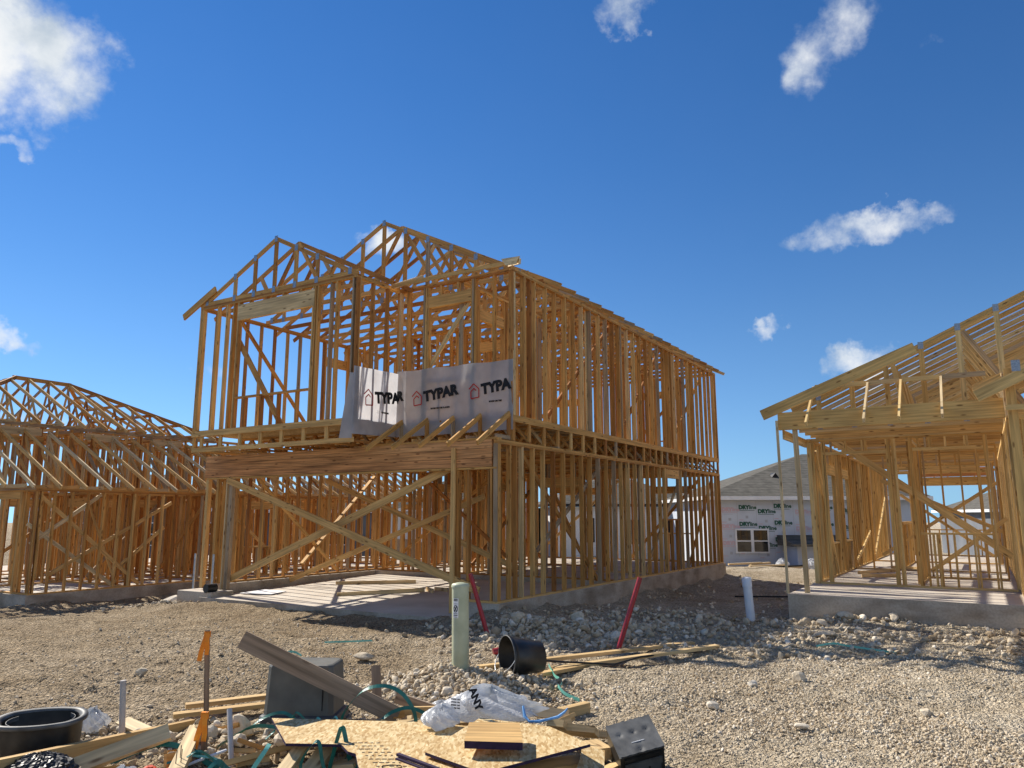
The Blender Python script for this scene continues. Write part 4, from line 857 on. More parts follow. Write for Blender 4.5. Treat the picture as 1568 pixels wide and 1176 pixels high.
# --- bags and plastic
def bag(name, c, sx, sy, sz, seed, mats, label, parent=False, rz=0):
    mb = MB(); rnd = random.Random(seed); vs = []; fs = []; nu, nv_ = 92, 40
    ph_ = [(rnd.uniform(0, 6.28), rnd.uniform(2, 6), rnd.uniform(1, 5), rnd.uniform(.03, .07)) for _ in range(9)]+[(rnd.uniform(0, 6.28), rnd.uniform(7, 15), rnd.uniform(5, 11), rnd.uniform(.012, .03)) for _ in range(12)]
    for j in range(nv_+1):
        for i in range(nu):
            a = 2*math.pi*i/nu; e = -math.pi/2+math.pi*j/nv_; q = 1+sum(w*(1-2*abs(math.sin((p+f*a+g*e)/2))) for p, f, g, w in ph_)
            x, y, z = math.cos(a)*math.cos(e)*q, math.sin(a)*math.cos(e)*q, math.sin(e)*q
            h = max(.12, 1-.45*abs(x+.15)**1.2) ; vs.append((c[0]+sx*x, c[1]+sy*y, c[2]+max(-.35, z)*sz*h))
    for j in range(nv_):
        for i in range(nu): fs.append((j*nu+i, j*nu+(i+1) % nu, (j+1)*nu+(i+1) % nu, (j+1)*nu+i))
    mb.add(vs, fs, None, .5, 0, False); return mb
mb = bag('plastic_bag', (-.16, 6.05, .27), .46, .26, .17, 4, FILM, '')
put_text(mb, 'ANY', .075, (-.31, 5.80, .455), (.30, -.2, -.75), (.75, .25, .4), 1, bold=.004)
for k in range(4): put_text(mb, 'oooo oo', .018, (-.44, 5.78, .395-.02*k), (1, .0, -.1), (0, .45, 1), 1, bold=.001)
thing(mb, 'plastic_bag', [FILM, INK], 'crumpled white plastic bag with black lettering on the wide panel', 'bag')
mb = bag('plastic_bag', (-.50, 5.72, .27), .17, .14, .11, 9, FILM, ''); thing(mb, 'plastic_wrap', [FILM], 'clear wrinkled plastic film bunched at the left end of the big bag', 'plastic film')
mb = bag('plastic_bag', (-3.34, 6.42, .06), .13, .12, .15, 21, FILM, ''); mb.box((-3.43, 6.285, .075), (-3.385, 6.30, .10), mi=1); thing(mb, 'plastic_bag', [FILM, INK], 'small white plastic bag on the dirt beside the oval tub', 'bag')
mb = bag('plastic_bag', (-.62, 7.0, .06), .12, .1, .06, 31, FILM, ''); thing(mb, 'plastic_bag', [FILM], 'small scrap of white plastic by the rubble pile', 'bag')
mb = bag('plastic_bag', (-2.55, 5.35, -.0), .16, .12, .08, 33, FILM, ''); thing(mb, 'plastic_wrap', [FILM], 'clear plastic film under the bowed dark strap', 'plastic film')
mb = MB(); pts = [(.08, 5.74, .36), (.09, 5.70, .30), (.12, 5.66, .275), (.19, 5.66, .275), (.26, 5.70, .28), (.33, 5.74, .285), (.38, 5.76, .315), (.40, 5.76, .34)]
mb.tube(pts, [.008, .012, .008, .011, .008, .011, .008, .005], 7); thing(mb, 'twine', BLUER, 'blue twisted twine tied to the right end of the big bag', 'twine')
# --- sheets of board
PLYW = wood_mat('orange_plywood', [(0, (.56, .33, .12)), (.5, (.62, .39, .155)), (1, (.66, .43, .19))], .5)
def panel(poly, z, th, rot, name, label, cat='panel', top=None):
    """poly in metres; rot = (tilt about x, tilt about y)"""
    cx = sum(p[0] for p in poly)/len(poly); cy = sum(p[1] for p in poly)/len(poly)
    M_ = Matrix.Translation((cx, cy, z)) @ Matrix.Rotation(rot[0], 4, 'X') @ Matrix.Rotation(rot[1], 4, 'Y')
    mb = MB().prism([(x-cx, y-cy) for x, y in poly], th); mb2 = MB(); mb2.prism([(x-cx, y-cy) for x, y in poly], th, mi_side=1)
    o = mb2.build(name, [top or OSB, PURPLE]); o.matrix_world = M_; return tag(o, label, cat)
pa = panel([(-1.80, 6.02), (-1.50, 5.36), (-1.13, 5.34), (-1.05, 5.18), (-.99, 5.13), (-.93, 4.9), (-.8, 4.5), (-.2, 4.7), (.0, 5.2), (-.2, 5.75), (-.60, 5.90)], .215, .018, (R(-.5), 0), 'strand_board', 'wide pale strand board panel with a broken front edge and purple left edge', 'wood panel')
mb = MB(); c0 = Vector((-.93, 5.26, .0))
for k, (t_, sz_) in enumerate((('RATED', .035), ('SHEATHING', .028), ('EXPOSURE', .028))): pass
lx = sum(q[0] for q in [(-1.80, 6.02), (-1.50, 5.36), (-1.13, 5.34), (-1.05, 5.18), (-.99, 5.13), (-.93, 4.9), (-.8, 4.5), (-.2, 4.7), (.0, 5.2), (-.2, 5.75), (-.60, 5.90)])/11
ly = sum(q[1] for q in [(-1.80, 6.02), (-1.50, 5.36), (-1.13, 5.34), (-1.05, 5.18), (-.99, 5.13), (-.93, 4.9), (-.8, 4.5), (-.2, 4.7), (.0, 5.2), (-.2, 5.75), (-.60, 5.90)])/11
mb = MB()
for k in range(8):
    y = 5.36-.07*k; x = -1.06+.035*k; rr_ = random.Random(k)
    for q in range(5):
        w_ = rr_.uniform(.01, .035); mb.box((x-lx+.04*q, y-ly, .0008), (x-lx+.04*q+w_, y-ly+.012, .0018))
for k in range(20):
    a, b_ = 2*math.pi*k/20, 2*math.pi*(k+1)/20
    mb.stick((-.72-lx+.06*math.cos(a), 4.86-ly+.035*math.sin(a), .0014), (-.72-lx+.06*math.cos(b_), 4.86-ly+.035*math.sin(b_), .0014), .008, .001, (0, 0, 1))
mb.build('stamp', INK, pa)
pb = panel([(-.54, 5.03), (-.17, 4.66), (.50, 5.16), (.26, 5.55), (-.23, 5.78)], .262, .018, (R(1.0), R(-.5)), 'strand_board', 'second strand board panel with dark purple grooved edges lying over the wide one', 'wood panel')
mb = MB()
for off in (0, .028): mb.stick((-.175-.09+.0, 4.625-5.236-.0-off, -.012-off*.7), (-.585-.0-.09, 5.01-5.236+.02-off*.7, -.012-off*.7), .016, .024, (0, 0, 1))
o = mb.build('grooved_edge', PURPLE, pb)
panel([(-.29, 4.92), (.065, 4.90), (.05, 5.24), (-.28, 5.24)], .362, .045, (R(5), R(.5)), 'wood_offcut', 'square orange toned board offcut lying on top of the second panel', 'offcut', top=PLYW)
panel([(.40, 5.02), (.56, 4.95), (.62, 5.4), (.48, 5.44)], .16, .03, (R(3), R(6)), 'wood_offcut', 'narrow strand board offcut right of the second panel', 'offcut')
# --- blocks right of the panels
board((.31, 6.72, .045), (.66, 7.0, .055), D4, .07, UPZ, 'short pale lumber block with nail holes behind the bag', PALE, .3, group=BG)
board((.38, 6.06, .12), (.63, 5.98, .12), .05, .20, (0, .5, 1), 'wide clean lumber offcut resting on the right side of the panels', PALE, .6, group=BG)
board((.28, 6.0, .17), (.40, 5.95, .17), .05, .14, (.2, .5, 1), 'small lumber offcut beneath the blue twine', PALE, .5, group=BG)
board((.55, 6.2, .05), (.80, 6.12, .06), .05, D4, (0, .4, 1), 'thin lumber piece pointing at the black crate', PALE, .5, group=BG)
board((.55, 5.75, .09), (.63, 5.55, .09), .08, .13, UPZ, 'upright lumber end beside the black crate', PALE, .4, group=BG)
board((.60, 5.35, .03), (.80, 5.6, .03), .05, .07, UPZ, 'lumber scrap half under the left side of the black crate', PALE, .3, group=BG)
# --- black crate
cr = empty('crate', (.83, 5.46, .235), 'tipped black plastic crate with a grey panel and square cells', 'crate')
cr.rotation_euler = (R(30), R(-12), R(8))
w_, d_, h_ = .31, .27, .26
mb = MB(); mb.box((-w_/2, -d_/2, -h_), (w_/2, d_/2, -.012))
mb.build('crate_body', BLACKP, cr)
mb = MB(); n = 20; vs = [(-w_/2-.004+(w_+.008)*i/n, -d_/2-.004+(d_+.008)*j/n, sum(-.013*math.exp(-(((i/n-a)*w_)**2+((j/n-b_)*d_)**2)/.00022) for a, b_ in ((.2, .62), (.5, .62), (.8, .62), (.5, .1)))+.002*math.sin(i*1.7+j)) for j in range(n+1) for i in range(n+1)]
mb.add(vs, [(j*(n+1)+i, j*(n+1)+i+1, (j+1)*(n+1)+i+1, (j+1)*(n+1)+i) for j in range(n) for i in range(n)], None, .5, 0, True); mb.box((-w_/2-.004, -d_/2-.004, -.0125), (w_/2+.004, d_/2+.004, -.010)); mb.stick((-.04, -.05, .002), (.05, -.05, .002), .004, .003, (0, 0, 1), mi=1)
mb.build('crate_panel', [GREYRIM, WHITE], cr)  # panel in a paler grey than the black crate body
for k in range(2):
    MB().box((-w_/2+.03, -d_/2-.012, -.055-.05*k-.03*(k > 0)), (w_/2-.02, -d_/2-.002, -.03-.05*k)).build('crate_slat', GREYRIM if k else BLACKP, cr)
for k in range(3): MB().box((-w_/2+.03+.088*k, -d_/2-.008, -.20), (-w_/2+.105+.088*k, -d_/2-.001, -.125)).build('crate_cell', GREYRIM, cr)
for i in range(3):
    for j in range(3): MB().box((w_/2+.001, -d_/2+.02+.083*i, -.08-.078*j), (w_/2+.008, -d_/2+.085+.083*i, -.02-.078*j)).build('crate_cell', BLACKP, cr)
# --- scrap lumber at the left front
board((-3.62, 4.82, .12), (-2.58, 6.5, .035), .05, D4, (.8, -.5, 0), 'long orange toned board running from the tub to the nailed board', PALE, .0, group=BG)
bd = board((-3.0, 5.42, .02), (-2.43, 5.72, .19), T4, .12, (.3, -.6, .7), 'pale slanted board with a dark band across it', PALE, .7, group=BG)
board((-2.17, 5.25, .07), (-2.37, 6.05, .13), .10, .05, (1, .2, 0), 'pale board with upright nails beside the low stake', PALE, .8, group=BG)
for k, (x, y) in enumerate(((-2.205, 5.32), (-2.18, 5.34), (-2.22, 5.42), (-2.34, 5.97), (-2.36, 5.99), (-2.325, 6.0))):
    thing(MB().tube([(x, y, .10), (x+.004, y, .185)], .003, 6), 'nail', TAPE, 'dark nail sticking up from the pale board beside the low stake', 'nail', 'nails in the pale board')
board((-2.12, 5.05, .03), (-1.72, 5.02, .05), D4, .06, (0, .5, 1), 'grey ended board in front of the leaning conduit', PALE, .9, group=BG)
board((-1.97, 5.5, .04), (-1.55, 5.85, .07), T4, D4, (0, .5, 1), 'tan board slanting under the left end of the wide panel', PALE, .2, group=BG)
board((-1.5, 4.95, .02), (-1.42, 5.55, .17), D4, T4, (1, 0, 0), 'pale board propped under the front edge of the wide panel', PALE, .8, group=BG)
board((-1.35, 5.2, .02), (-1.25, 5.55, .15), .12, T4, (1, 0, 0), 'wider pale board beneath the dark strap loop', PALE, .9, group=BG)
board((-1.2, 5.45, .05), (-1.0, 5.3, .11), .1, .03, (0, 1, 0), 'pale chip of wood under the broken edge of the wide panel', PALE, .9, group=BG)
board((-2.86, 7.02, .06), (-2.05, 7.45, .07), T4, D4, UPZ, 'pale board lying behind the tall stake, upper one of two', PALE, .2, group=BG)
board((-2.86, 6.78, .04), (-2.1, 7.15, .05), T4, D4, UPZ, 'pale board lying behind the tall stake, lower one of two', PALE, .1, group=BG)
board((-3.15, 6.5, .07), (-2.72, 6.2, .03), .11, .02, (.5, .7, .2), 'split pale lath behind the upright conduit', PALE, .9, group=BG)
board((-1.9, 5.3, -.02), (-1.1, 5.1, -.02), .1, .04, (0, 1, 0), 'shaded board lying beneath the straps', PALE, .5, group=BG)
board((-.9, 6.3, .08), (-.1, 6.35, .12), .1, .04, (0, 1, .3), 'shaded board carrying the back of the wide panel', PALE, .4, group=BG)
board((-.4, 5.0, .1), (.5, 5.3, .12), .1, .05, (0, 1, .3), 'shaded lumber carrying the second panel', PALE, .1, group=BG)
# red caps and other litter
for x, y, lab in ((-2.42, 5.42, 'red plastic cap on the scrap, left of the thin white tube'), (-2.26, 5.38, 'larger red plastic cap on the scrap, right of the thin white tube')):
    mb = MB().tube([(x, y, 0), (x+.01, y-.01, .035), (x+.012, y-.012, .045)], [.05, .047, .03], 14); mb.tube([(x+.012, y-.012, .04), (x+.014, y-.015, .06)], .018, 10); thing(mb, 'cap', REDPAINT, lab, 'cap', 'red caps')
thing(MB().tube([gp(-.24, 10.1, .03), gp(-.05, 10.15, .07)], .045, 12), 'pipe_offcut', REDP, 'short red pipe offcut lying behind the bucket', 'pipe offcut')
strap([gp(-2.55, 10.75, .02), gp(-2.2, 10.7, .05), gp(-1.9, 10.75, .02)], .022, UPZ, 'mint strap lying at the edge of the shaded dirt', MINT)
strap([gp(-2.95, 9.85, .02), gp(-2.75, 9.9, .04), gp(-2.6, 9.8, .02)], .025, UPZ, 'small mint strap scrap on sunlit dirt', MINT)
strap([gp(4.0, 10.4, .03), gp(4.2, 10.35, .06), gp(4.4, 10.3, .03), gp(4.9, 10.1, .02)], .025, UPZ, 'mint strap on the rubble in front of the porch slab', MINT)
# --- litter on the garage floor and behind
Hm = lambda l, s, z: tuple(Vector((-.24-l*CT+s*ST, 12.97+l*ST+s*CT, ZS+z)))
gf = lambda s: -.24+.14*(s+.38)/5.4
for l0, s0, l1, s1, lab in ((4.6, 1.0, 3.4, 2.4, 'pale board end lying on the garage floor under the crossed braces'), (3.5, 2.6, 3.1, 2.3, 'short pale offcut on the garage floor'), (3.35, 2.7, 2.95, 2.6, 'pale offcut stacked on others on the garage floor'), (6.2, 2.6, 4.6, 3.6, 'long thin board along the sunlit garage floor')):
    board(Hm(l0, s0, gf(s0)+.03), Hm(l1, s1, gf(s1)+.04), D4, T4, UPZ, lab, PALE, .5, group='lumber on the garage floor')
mb = MB(); q = [Hm(6.75, .3, gf(.3)+.035), Hm(6.0, .5, gf(.5)+.03), Hm(6.1, 1.0, gf(1)+.03), Hm(6.65, .9, gf(.9)+.05)]; q2 = [tuple(Vector(p)-Vector((0, 0, .012))) for p in q]
mb.add(q+q2, [(0, 3, 2, 1), (4, 5, 6, 7), (0, 1, 5, 4), (1, 2, 6, 5), (2, 3, 7, 6), (3, 0, 4, 7)]); thing(mb, 'plastic_sheet', WHITE, 'white sheet lying on the garage floor by the left post', 'sheet')
Rm = lambda l, s, z: tuple(Vector((4.914-l*CT+s*ST, 13.849+l*ST+s*CT, .345+z)))
for l0, s0, l1, s1, lab in ((-.6, 4.6, -1.3, 5.0, 'lumber offcut inside the porch frame, the nearest to the porch wall'), (-.4, 5.6, -1.1, 7.0, 'board lying along the floor inside the porch frame'), (-.9, 8.2, -1.6, 7.8, 'far board lying inside the porch frame')):
    board(Rm(l0, s0, .03), Rm(l1, s1, .04), D4, T4, UPZ, lab, PALE, .5, group='lumber on the porch floor')
thing(MB().tube([(5.1, 17.9, gz(5.1, 17.9)+.03), (6.3, 18.2, gz(6.3, 18.2)+.05), (7.6, 18.3, gz(7.6, 18.3)+.04)], .02, 6), 'cable', TAPE, 'dark cable crossing the dirt behind the white pipe', 'cable')
rnd = random.Random(5)
for k, (x, y, w_, m_, lab, cat) in enumerate(((8.1, 27.0, 1.2, PALE, 'pale plank lying on sunlit dirt near the far corner of the tall frame', 'plank'), (9.8, 29.8, 1.5, PALE, 'plank lying in front of the printed house', 'plank'), (10.6, 30.2, 1.6, TAPE, 'black strip lying in front of the printed house windows', 'strip'), (11.6, 31.0, 1.8, PALE, 'pale planks edge beside the black strip', 'plank'), (9.0, 28.2, .8, PALE, 'short plank on the sunlit bank', 'plank'))):
    a = rnd.uniform(-.3, .3); board((x-w_/2, y-a, gz(x, y)+.12), (x+w_/2, y+a, gz(x, y)+.16), .12, .06, (0, 1, 0), lab, m_, .8, name=cat, cat=cat, group='litter by the printed house')
for (x, y, sx, lab) in ((12.1, 31.2, .5, 'heap of white plastic in front of the printed house'), (11.0, 31.6, .35, 'smaller heap of white plastic by the far planks')):
    mb = bag('x', (x, y, gz(x, y)+.1), sx, .3, .35, int(x*10), FILM, ''); thing(mb, 'plastic_heap', [FILM], lab, 'plastic heap', 'litter by the printed house')
mb = bag('x', (12.9, 31.0, gz(12.9, 31.0)+.08), .4, .3, .3, 77, FILM, ''); thing(mb, 'sack_heap', [noisy('dusty_pink_sack', (.5, .28, .22), (.62, .4, .34), 5)], 'heap of dusty pink sacks near the printed house', 'sacks')
# --- single rocks one could point at
def rock(x, y, s, seed, label, sq=(1, .9, .8)):
    rn = np.random.default_rng(seed); f = list(map(tuple, ICF)); v = [Vector(p) for p in ICO]
    edges = {}
    def midp(a, b_):
        k = (min(a, b_), max(a, b_))
        if k not in edges: v.append(((v[a]+v[b_])/2).normalized()*1.0); edges[k] = len(v)-1
        return edges[k]
    nf = []
    for a, b_, c_ in f:
        p, q_, r_ = midp(a, b_), midp(b_, c_), midp(c_, a); nf += [(a, p, r_), (p, b_, q_), (r_, q_, c_), (p, q_, r_)]
    cuts = [(Vector(rn.normal(size=3)).normalized(), rn.uniform(.5, .8)) for _ in range(9)]; out = []
    for p in v:
        p = p.copy()
        for nn, dd in cuts:
            t = p.dot(nn)
            if t > dd: p -= nn*(t-dd)
        p *= 1+rn.uniform(-.04, .04); out.append((x+p.x*s*sq[0], y+p.y*s*sq[1], gz(x, y)+(p.z*sq[2]+.45)*s))
    mb = MB().add(out, nf, None, float(np.clip(rn.normal(.75, .12), .4, 1))); return thing(mb, 'rock', STONE, label, 'rock', 'limestone rocks')
for a in ((2.97, 8.25, .085, 1, 'upright pale rock with a dark shadow at the edge of the shade', (.85, .8, 1.1)), (2.45, 8.1, .06, 2, 'pale rock left of the upright one at the shade edge'), (1.82, 7.25, .065, 3, 'low rounded rock on the gravel, nearest to the crate'),
          (3.6, 7.0, .055, 4, 'pale rock amid the gravel right of centre, far from any board'), (2.35, 6.55, .055, 5, 'flat pale rock on the gravel between crate and open ground', (1.4, .9, .5)), (4.6, 11.6, .12, 6, 'large flat pale rock on the streaked sunlit rubble', (1.4, .9, .55)),
          (5.5, 13.0, .12, 7, 'white rock against the foot of the porch slab', (1.3, .8, .7)), (6.3, 13.0, .09, 8, 'grey rock heap stone right of the white one at the slab'), (5.0, 12.7, .10, 9, 'small rock left of the white one at the slab'),
          (1.05, 12.55, .15, 10, 'grey slab of rock leaning by the corner of the tall frame', (.8, .9, 1.0)), (1.5, 11.4, .11, 11, 'large grey rock in the shaded rubble left of the right red pipe'), (.1, 12.2, .14, 12, 'boulder at the base of the tall frame corner'),
          (-7.3, 17.2, .34, 13, 'rounded clod of earth by the slab corner of the left frame', (1.3, .9, .6)), (-1.7, 6.0, .075, 14, 'angular rock at the right foot of the cabinet base'), (-2.15, 6.35, .12, 15, 'pale blocky rock beside the cabinet base', (1, .8, 1.1)), (-2.35, 6.2, .09, 16, 'pale rock between the stake and the cabinet'),
          (-2.02, 6.0, .07, 17, 'small pale rock before the cabinet base'), (.12, 7.35, .075, 18, 'rock on the rubble just behind the plastic bag'), (-.62, 7.5, .07, 19, 'pale square rock on the pile below the green pipe'), (-4.0, 8.6, .07, 20, 'pale rock on the tracked dirt left of the tall stake'),
          (-3.55, 5.45, .09, 21, 'tan rock between the tub and the netting sack'), (-1.8, 9.6, .10, 22, 'flat tan rock on the dirt behind the plank', (1.3, .8, .5)), (5.9, 10.2, .07, 23, 'pale rock on the right side of the streaked rubble'), (4.4, 6.2, .06, 24, 'small pale rock at the right end of the gravel'), (-2.6, 6.1, .08, 25, 'brown rock behind the board with nails')):
    rock(*a)

# --- small splinters and tangled straps of the scrap pile
rnd = random.Random(3)
for k in range(34):
    x = rnd.uniform(-2.75, .75); y = rnd.uniform(5.25, 6.5) if x < -1.2 or x > .55 else rnd.uniform(6.0, 6.7)
    a = rnd.uniform(-.9, .9); ln = rnd.uniform(.08, .30); z = gz(x, y)+rnd.uniform(.02, .07); t = rnd.uniform(-.25, .35)
    d = Vector((math.cos(a), math.sin(a), t))*ln/2
    board(tuple(Vector((x, y, z))-d), tuple(Vector((x, y, z))+d), rnd.choice((.03, .038, .06, .09)), rnd.choice((.012, .02, .038)), (0, .5, 1), 'small splintered wood scrap lying in the debris pile', rnd.choice((PALE, PALE, WOOD, GREYW)), rnd.random(), name='wood_scrap', cat='wood scrap', group='small wood scraps of the debris pile')
for k in range(9):
    x = rnd.uniform(-2.5, -.9); y = rnd.uniform(5.3, 6.3); P = []
    for q in range(5): P.append((x+rnd.uniform(-.02, .02)+.11*q*math.cos(k), y+.06*q*math.sin(k*2)+rnd.uniform(-.05, .05), gz(x, y)+.02+rnd.uniform(.0, .14)*math.sin(q/4*math.pi)+.02*q*(k % 2)))
    strap(P, .016, (.5, .5, .7), 'tangled green strap among the small scraps of the debris pile', MINT if k % 4 == 0 else STRAP)
# ================================================================== CAMERA, SKY, SUN
cam = bpy.data.cameras.new('camera'); co = bpy.data.objects.new('camera', cam); COL.objects.link(co); SC.camera = co
cam.sensor_width = 36; cam.lens = 1160/1568*36; cam.clip_end = 5000; cam.clip_start = .1
co.location = (0, 0, CAM_H); co.rotation_euler = (R(90+9.88), 0, 0)
SUN_EL, SUN_AZ = R(40), math.atan2(-.77, .635)
sd = Vector((math.sin(SUN_AZ)*math.cos(SUN_EL), math.cos(SUN_AZ)*math.cos(SUN_EL), math.sin(SUN_EL)))
su = bpy.data.lights.new('sun', 'SUN'); su.energy = SUN_E; su.angle = R(.53); su.color = (1, .93, .82)
so = bpy.data.objects.new('sun', su); COL.objects.link(so); so.rotation_euler = (-sd).to_track_quat('-Z', 'Y').to_euler(); so.location = sd*60
w = bpy.data.worlds.new('World'); SC.world = w; w.use_nodes = True; N = w.node_tree.nodes; L = w.node_tree.links; bg = N['Background']; wo = N['World Output']
sky = N.new('ShaderNodeTexSky'); sky.sky_type = 'NISHITA'; sky.sun_disc = False; sky.sun_elevation = SUN_EL; sky.sun_rotation = SUN_AZ % (2*math.pi)
sky.air_density = 1.0; sky.dust_density = 0.0; sky.ozone_density = 3.0
bg.inputs[1].default_value = SKY_S
hs = nd(N, 'ShaderNodeHueSaturation', i_Hue=.508, i_Saturation=1.30, i_Value=.64); L.new(sky.outputs[0], hs.inputs['Color']); pass
tc = nd(N, 'ShaderNodeTexCoord'); nrm = nd(N, 'ShaderNodeVectorMath', operation='NORMALIZE'); L.new(tc.outputs['Generated'], nrm.inputs[0]); D = nrm.outputs[0]
# clear dry air: keep the sky blue down to the horizon
sx_ = nd(N, 'ShaderNodeSeparateXYZ'); L.new(D, sx_.inputs[0]); za = nd(N, 'ShaderNodeMath', operation='MULTIPLY'); L.new(sx_.outputs[2], za.inputs[0]); L.new(sx_.outputs[2], za.inputs[1])
zb_ = nd(N, 'ShaderNodeMath', operation='ADD', i_1=.006); L.new(za.outputs[0], zb_.inputs[0]); zc_ = nd(N, 'ShaderNodeMath', operation='SQRT'); L.new(zb_.outputs[0], zc_.inputs[0])
cx_ = nd(N, 'ShaderNodeCombineXYZ'); L.new(sx_.outputs[0], cx_.inputs[0]); L.new(sx_.outputs[1], cx_.inputs[1]); L.new(zc_.outputs[0], cx_.inputs[2])
nr2 = nd(N, 'ShaderNodeVectorMath', operation='NORMALIZE'); L.new(cx_.outputs[0], nr2.inputs[0]); L.new(nr2.outputs[0], sky.inputs[0])
se = nd(N, 'ShaderNodeSeparateXYZ'); L.new(D, se.inputs[0])
lo = nd(N, 'ShaderNodeMapRange', interpolation_type='SMOOTHSTEP'); L.new(se.outputs[2], lo.inputs[0]); lo.inputs[1].default_value = .26; lo.inputs[2].default_value = .0
L.new(mixc(N, L, lo.outputs[0], hs.outputs[0], mixc(N, L, 1.0, hs.outputs[0], (.74, .90, 1.08), 'MULTIPLY')), bg.inputs[0])
def nz(sc, det, rough=.55, off=(0, 0, 0)):
    mp = nd(N, 'ShaderNodeMapping'); mp.inputs['Location'].default_value = off; L.new(D, mp.inputs[0])
    n = nd(N, 'ShaderNodeTexNoise', i_Scale=float(sc), i_Detail=float(det), i_Roughness=rough); L.new(mp.outputs[0], n.inputs['Vector']); return n.outputs['Fac']
def nzc(sc, det, off, amt):
    mp = nd(N, 'ShaderNodeMapping'); mp.inputs['Location'].default_value = off; L.new(nrm.outputs[0], mp.inputs[0])
    n = nd(N, 'ShaderNodeTexNoise', i_Scale=float(sc), i_Detail=float(det), i_Roughness=.58); L.new(mp.outputs[0], n.inputs['Vector'])
    s_ = nd(N, 'ShaderNodeVectorMath', operation='SUBTRACT'); L.new(n.outputs['Color'], s_.inputs[0]); s_.inputs[1].default_value = (.5, .5, .5)
    k_ = nd(N, 'ShaderNodeVectorMath', operation='SCALE'); L.new(s_.outputs[0], k_.inputs[0]); k_.inputs['Scale'].default_value = amt; return k_.outputs[0]
def vadd(a, b):
    n = nd(N, 'ShaderNodeVectorMath', operation='ADD'); L.new(a, n.inputs[0]); L.new(b, n.inputs[1]); return n.outputs[0]
DW_ = vadd(vadd(D, nzc(7, 6, (1, 4, 2), .13)), nzc(28, 8, (3, 3, 1), .05))
def mth(op, a, b=None, c=None, clamp=False):
    n = nd(N, 'ShaderNodeMath', operation=op); n.use_clamp = clamp
    for i, q in enumerate((a, b, c)):
        if q is None: continue
        if isinstance(q, (int, float)): n.inputs[i].default_value = q
        else: L.new(q, n.inputs[i])
    return n.outputs[0]
n_big = nz(8, 10, .58); n_fine = nz(20, 9, .6, (3, 1, 2)); n_sh = nz(10, 8, .6, (5, 2, .03))
P_ = R(9.88)
def pix_dir(px, py):
    u = (px-784)/1160; v = (588-py)/1160
    return Vector((u, math.cos(P_)-v*math.sin(P_), math.sin(P_)+v*math.cos(P_))).normalized()
# clouds: centre direction (as seen from the site), half width, half height (degrees), tilt, density
CL = [(70, 100, 6.6, 5.4, -28, 1.1), (-40, 50, 6.0, 6.5, 0, 1.2), (16, 234, 1.8, .7, 3, .5), (8, 506, 2.3, 1.1, -5, .85), (75, 528, 2.4, .7, -20, .32), (975, 2, 3.2, 1.5, 10, .62), (1262, 70, 3.4, 4.8, -38, .58), (1222, 118, 2.0, 2.0, 20, .55), (1330, 15, 3.2, 2.6, 0, .45), (1390, 80, 2.4, .9, 40, .36),
      (1330, 358, 6.6, 1.4, 2, .62), (1230, 364, 3.0, .9, 12, .5), (1410, 352, 2.6, .9, -6, .5), (1186, 484, 2.0, .9, 22, .72), (1325, 545, 3.6, 2.0, 4, 1.0), (1400, 548, 3.6, 1.5, 0, .7), (570, 385, 2.8, 1.9, 20, .9), (205, 608, .9, .3, 0, .5), (425, 560, 2.2, .7, 0, .5), (330, 600, 2.4, 1.0, 0, .5), (60, 640, 4, 1.2, 0, .55)]
def az_dir(az, el): return Vector((math.sin(R(az))*math.cos(R(el)), math.cos(R(az))*math.cos(R(el)), math.sin(R(el))))
CL = [(pix_dir(q[0], q[1]),)+q[2:] for q in CL]
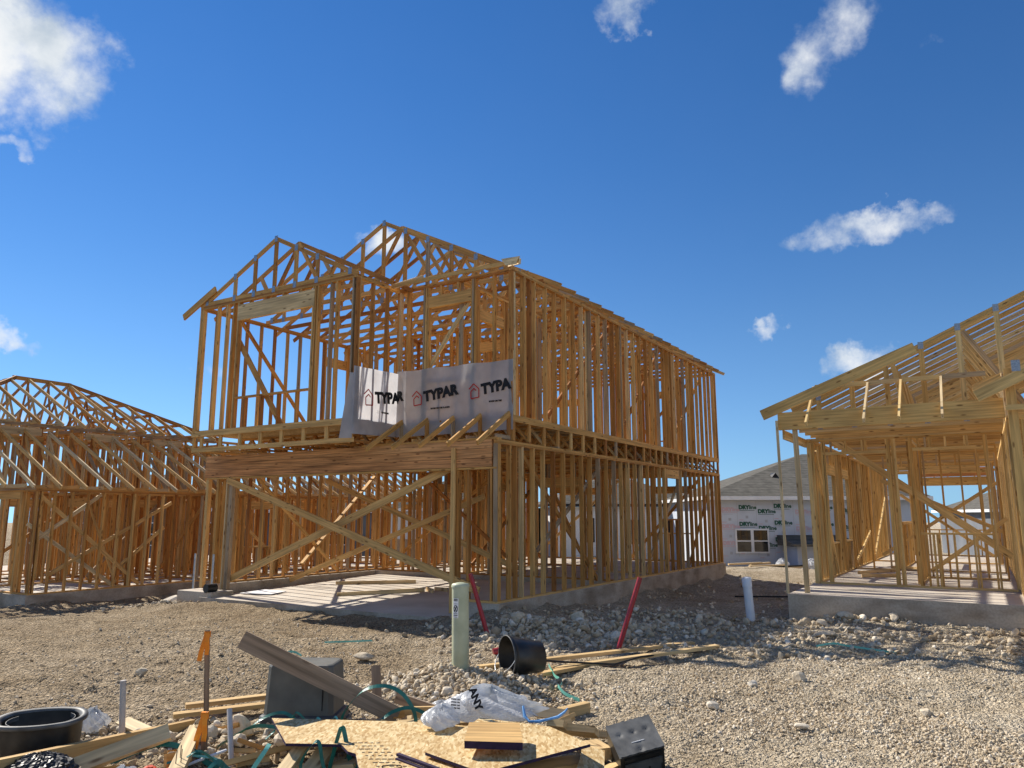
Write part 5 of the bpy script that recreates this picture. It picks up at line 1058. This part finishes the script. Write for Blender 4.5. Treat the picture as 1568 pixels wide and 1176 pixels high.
# unseen clouds added above, beside and behind the viewer as white fill light
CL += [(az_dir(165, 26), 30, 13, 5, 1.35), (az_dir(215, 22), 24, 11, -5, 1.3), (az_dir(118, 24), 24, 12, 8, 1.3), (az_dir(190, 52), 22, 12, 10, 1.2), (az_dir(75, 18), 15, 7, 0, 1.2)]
tot = None
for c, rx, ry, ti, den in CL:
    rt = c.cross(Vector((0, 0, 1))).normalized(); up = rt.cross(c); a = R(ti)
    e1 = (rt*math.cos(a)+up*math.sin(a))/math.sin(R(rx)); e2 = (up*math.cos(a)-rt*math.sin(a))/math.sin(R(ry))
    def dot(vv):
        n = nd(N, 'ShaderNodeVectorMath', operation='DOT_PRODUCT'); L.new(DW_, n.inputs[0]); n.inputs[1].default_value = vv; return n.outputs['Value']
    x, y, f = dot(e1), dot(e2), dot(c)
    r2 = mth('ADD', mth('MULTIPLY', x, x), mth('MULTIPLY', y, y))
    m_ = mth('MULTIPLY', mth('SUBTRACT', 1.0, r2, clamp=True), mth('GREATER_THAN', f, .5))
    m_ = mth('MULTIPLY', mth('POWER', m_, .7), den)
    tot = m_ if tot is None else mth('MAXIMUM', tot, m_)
dn = mth('MULTIPLY_ADD', n_big, 2.6, -1.36); dn = mth('ADD', dn, mth('MULTIPLY_ADD', n_fine, 1.3, -.65))
gate = mth('MULTIPLY', tot, 6.0, clamp=True)
den = mth('MULTIPLY', mth('MULTIPLY_ADD', tot, 1.25, mth('ADD', dn, -.38)), 1.0, clamp=True)
den = mth('MULTIPLY', den, gate)
al = nd(N, 'ShaderNodeMapRange', interpolation_type='SMOOTHSTEP'); L.new(den, al.inputs[0]); al.inputs[1].default_value = -.05; al.inputs[2].default_value = 1.0
cc = ramp(N, L, mth('ADD', mth('MULTIPLY', n_sh, .9), mth('MULTIPLY', den, .12)), [(.36, (.56, .64, .72)), (.54, (.84, .88, .91)), (.70, (1, 1, .99))])
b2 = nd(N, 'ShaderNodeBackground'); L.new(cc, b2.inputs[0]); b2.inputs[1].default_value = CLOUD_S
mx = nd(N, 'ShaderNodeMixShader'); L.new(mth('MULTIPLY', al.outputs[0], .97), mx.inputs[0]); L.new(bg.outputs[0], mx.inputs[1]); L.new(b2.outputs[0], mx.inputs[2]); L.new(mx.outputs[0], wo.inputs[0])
SC.view_settings.view_transform = 'Standard'; SC.view_settings.look = 'None'; SC.view_settings.gamma = 1; SC.view_settings.use_curve_mapping = False
SC.view_settings.exposure = EXPO
SC.cycles.max_bounces = 8; SC.cycles.diffuse_bounces = 5; SC.cycles.use_denoising = True
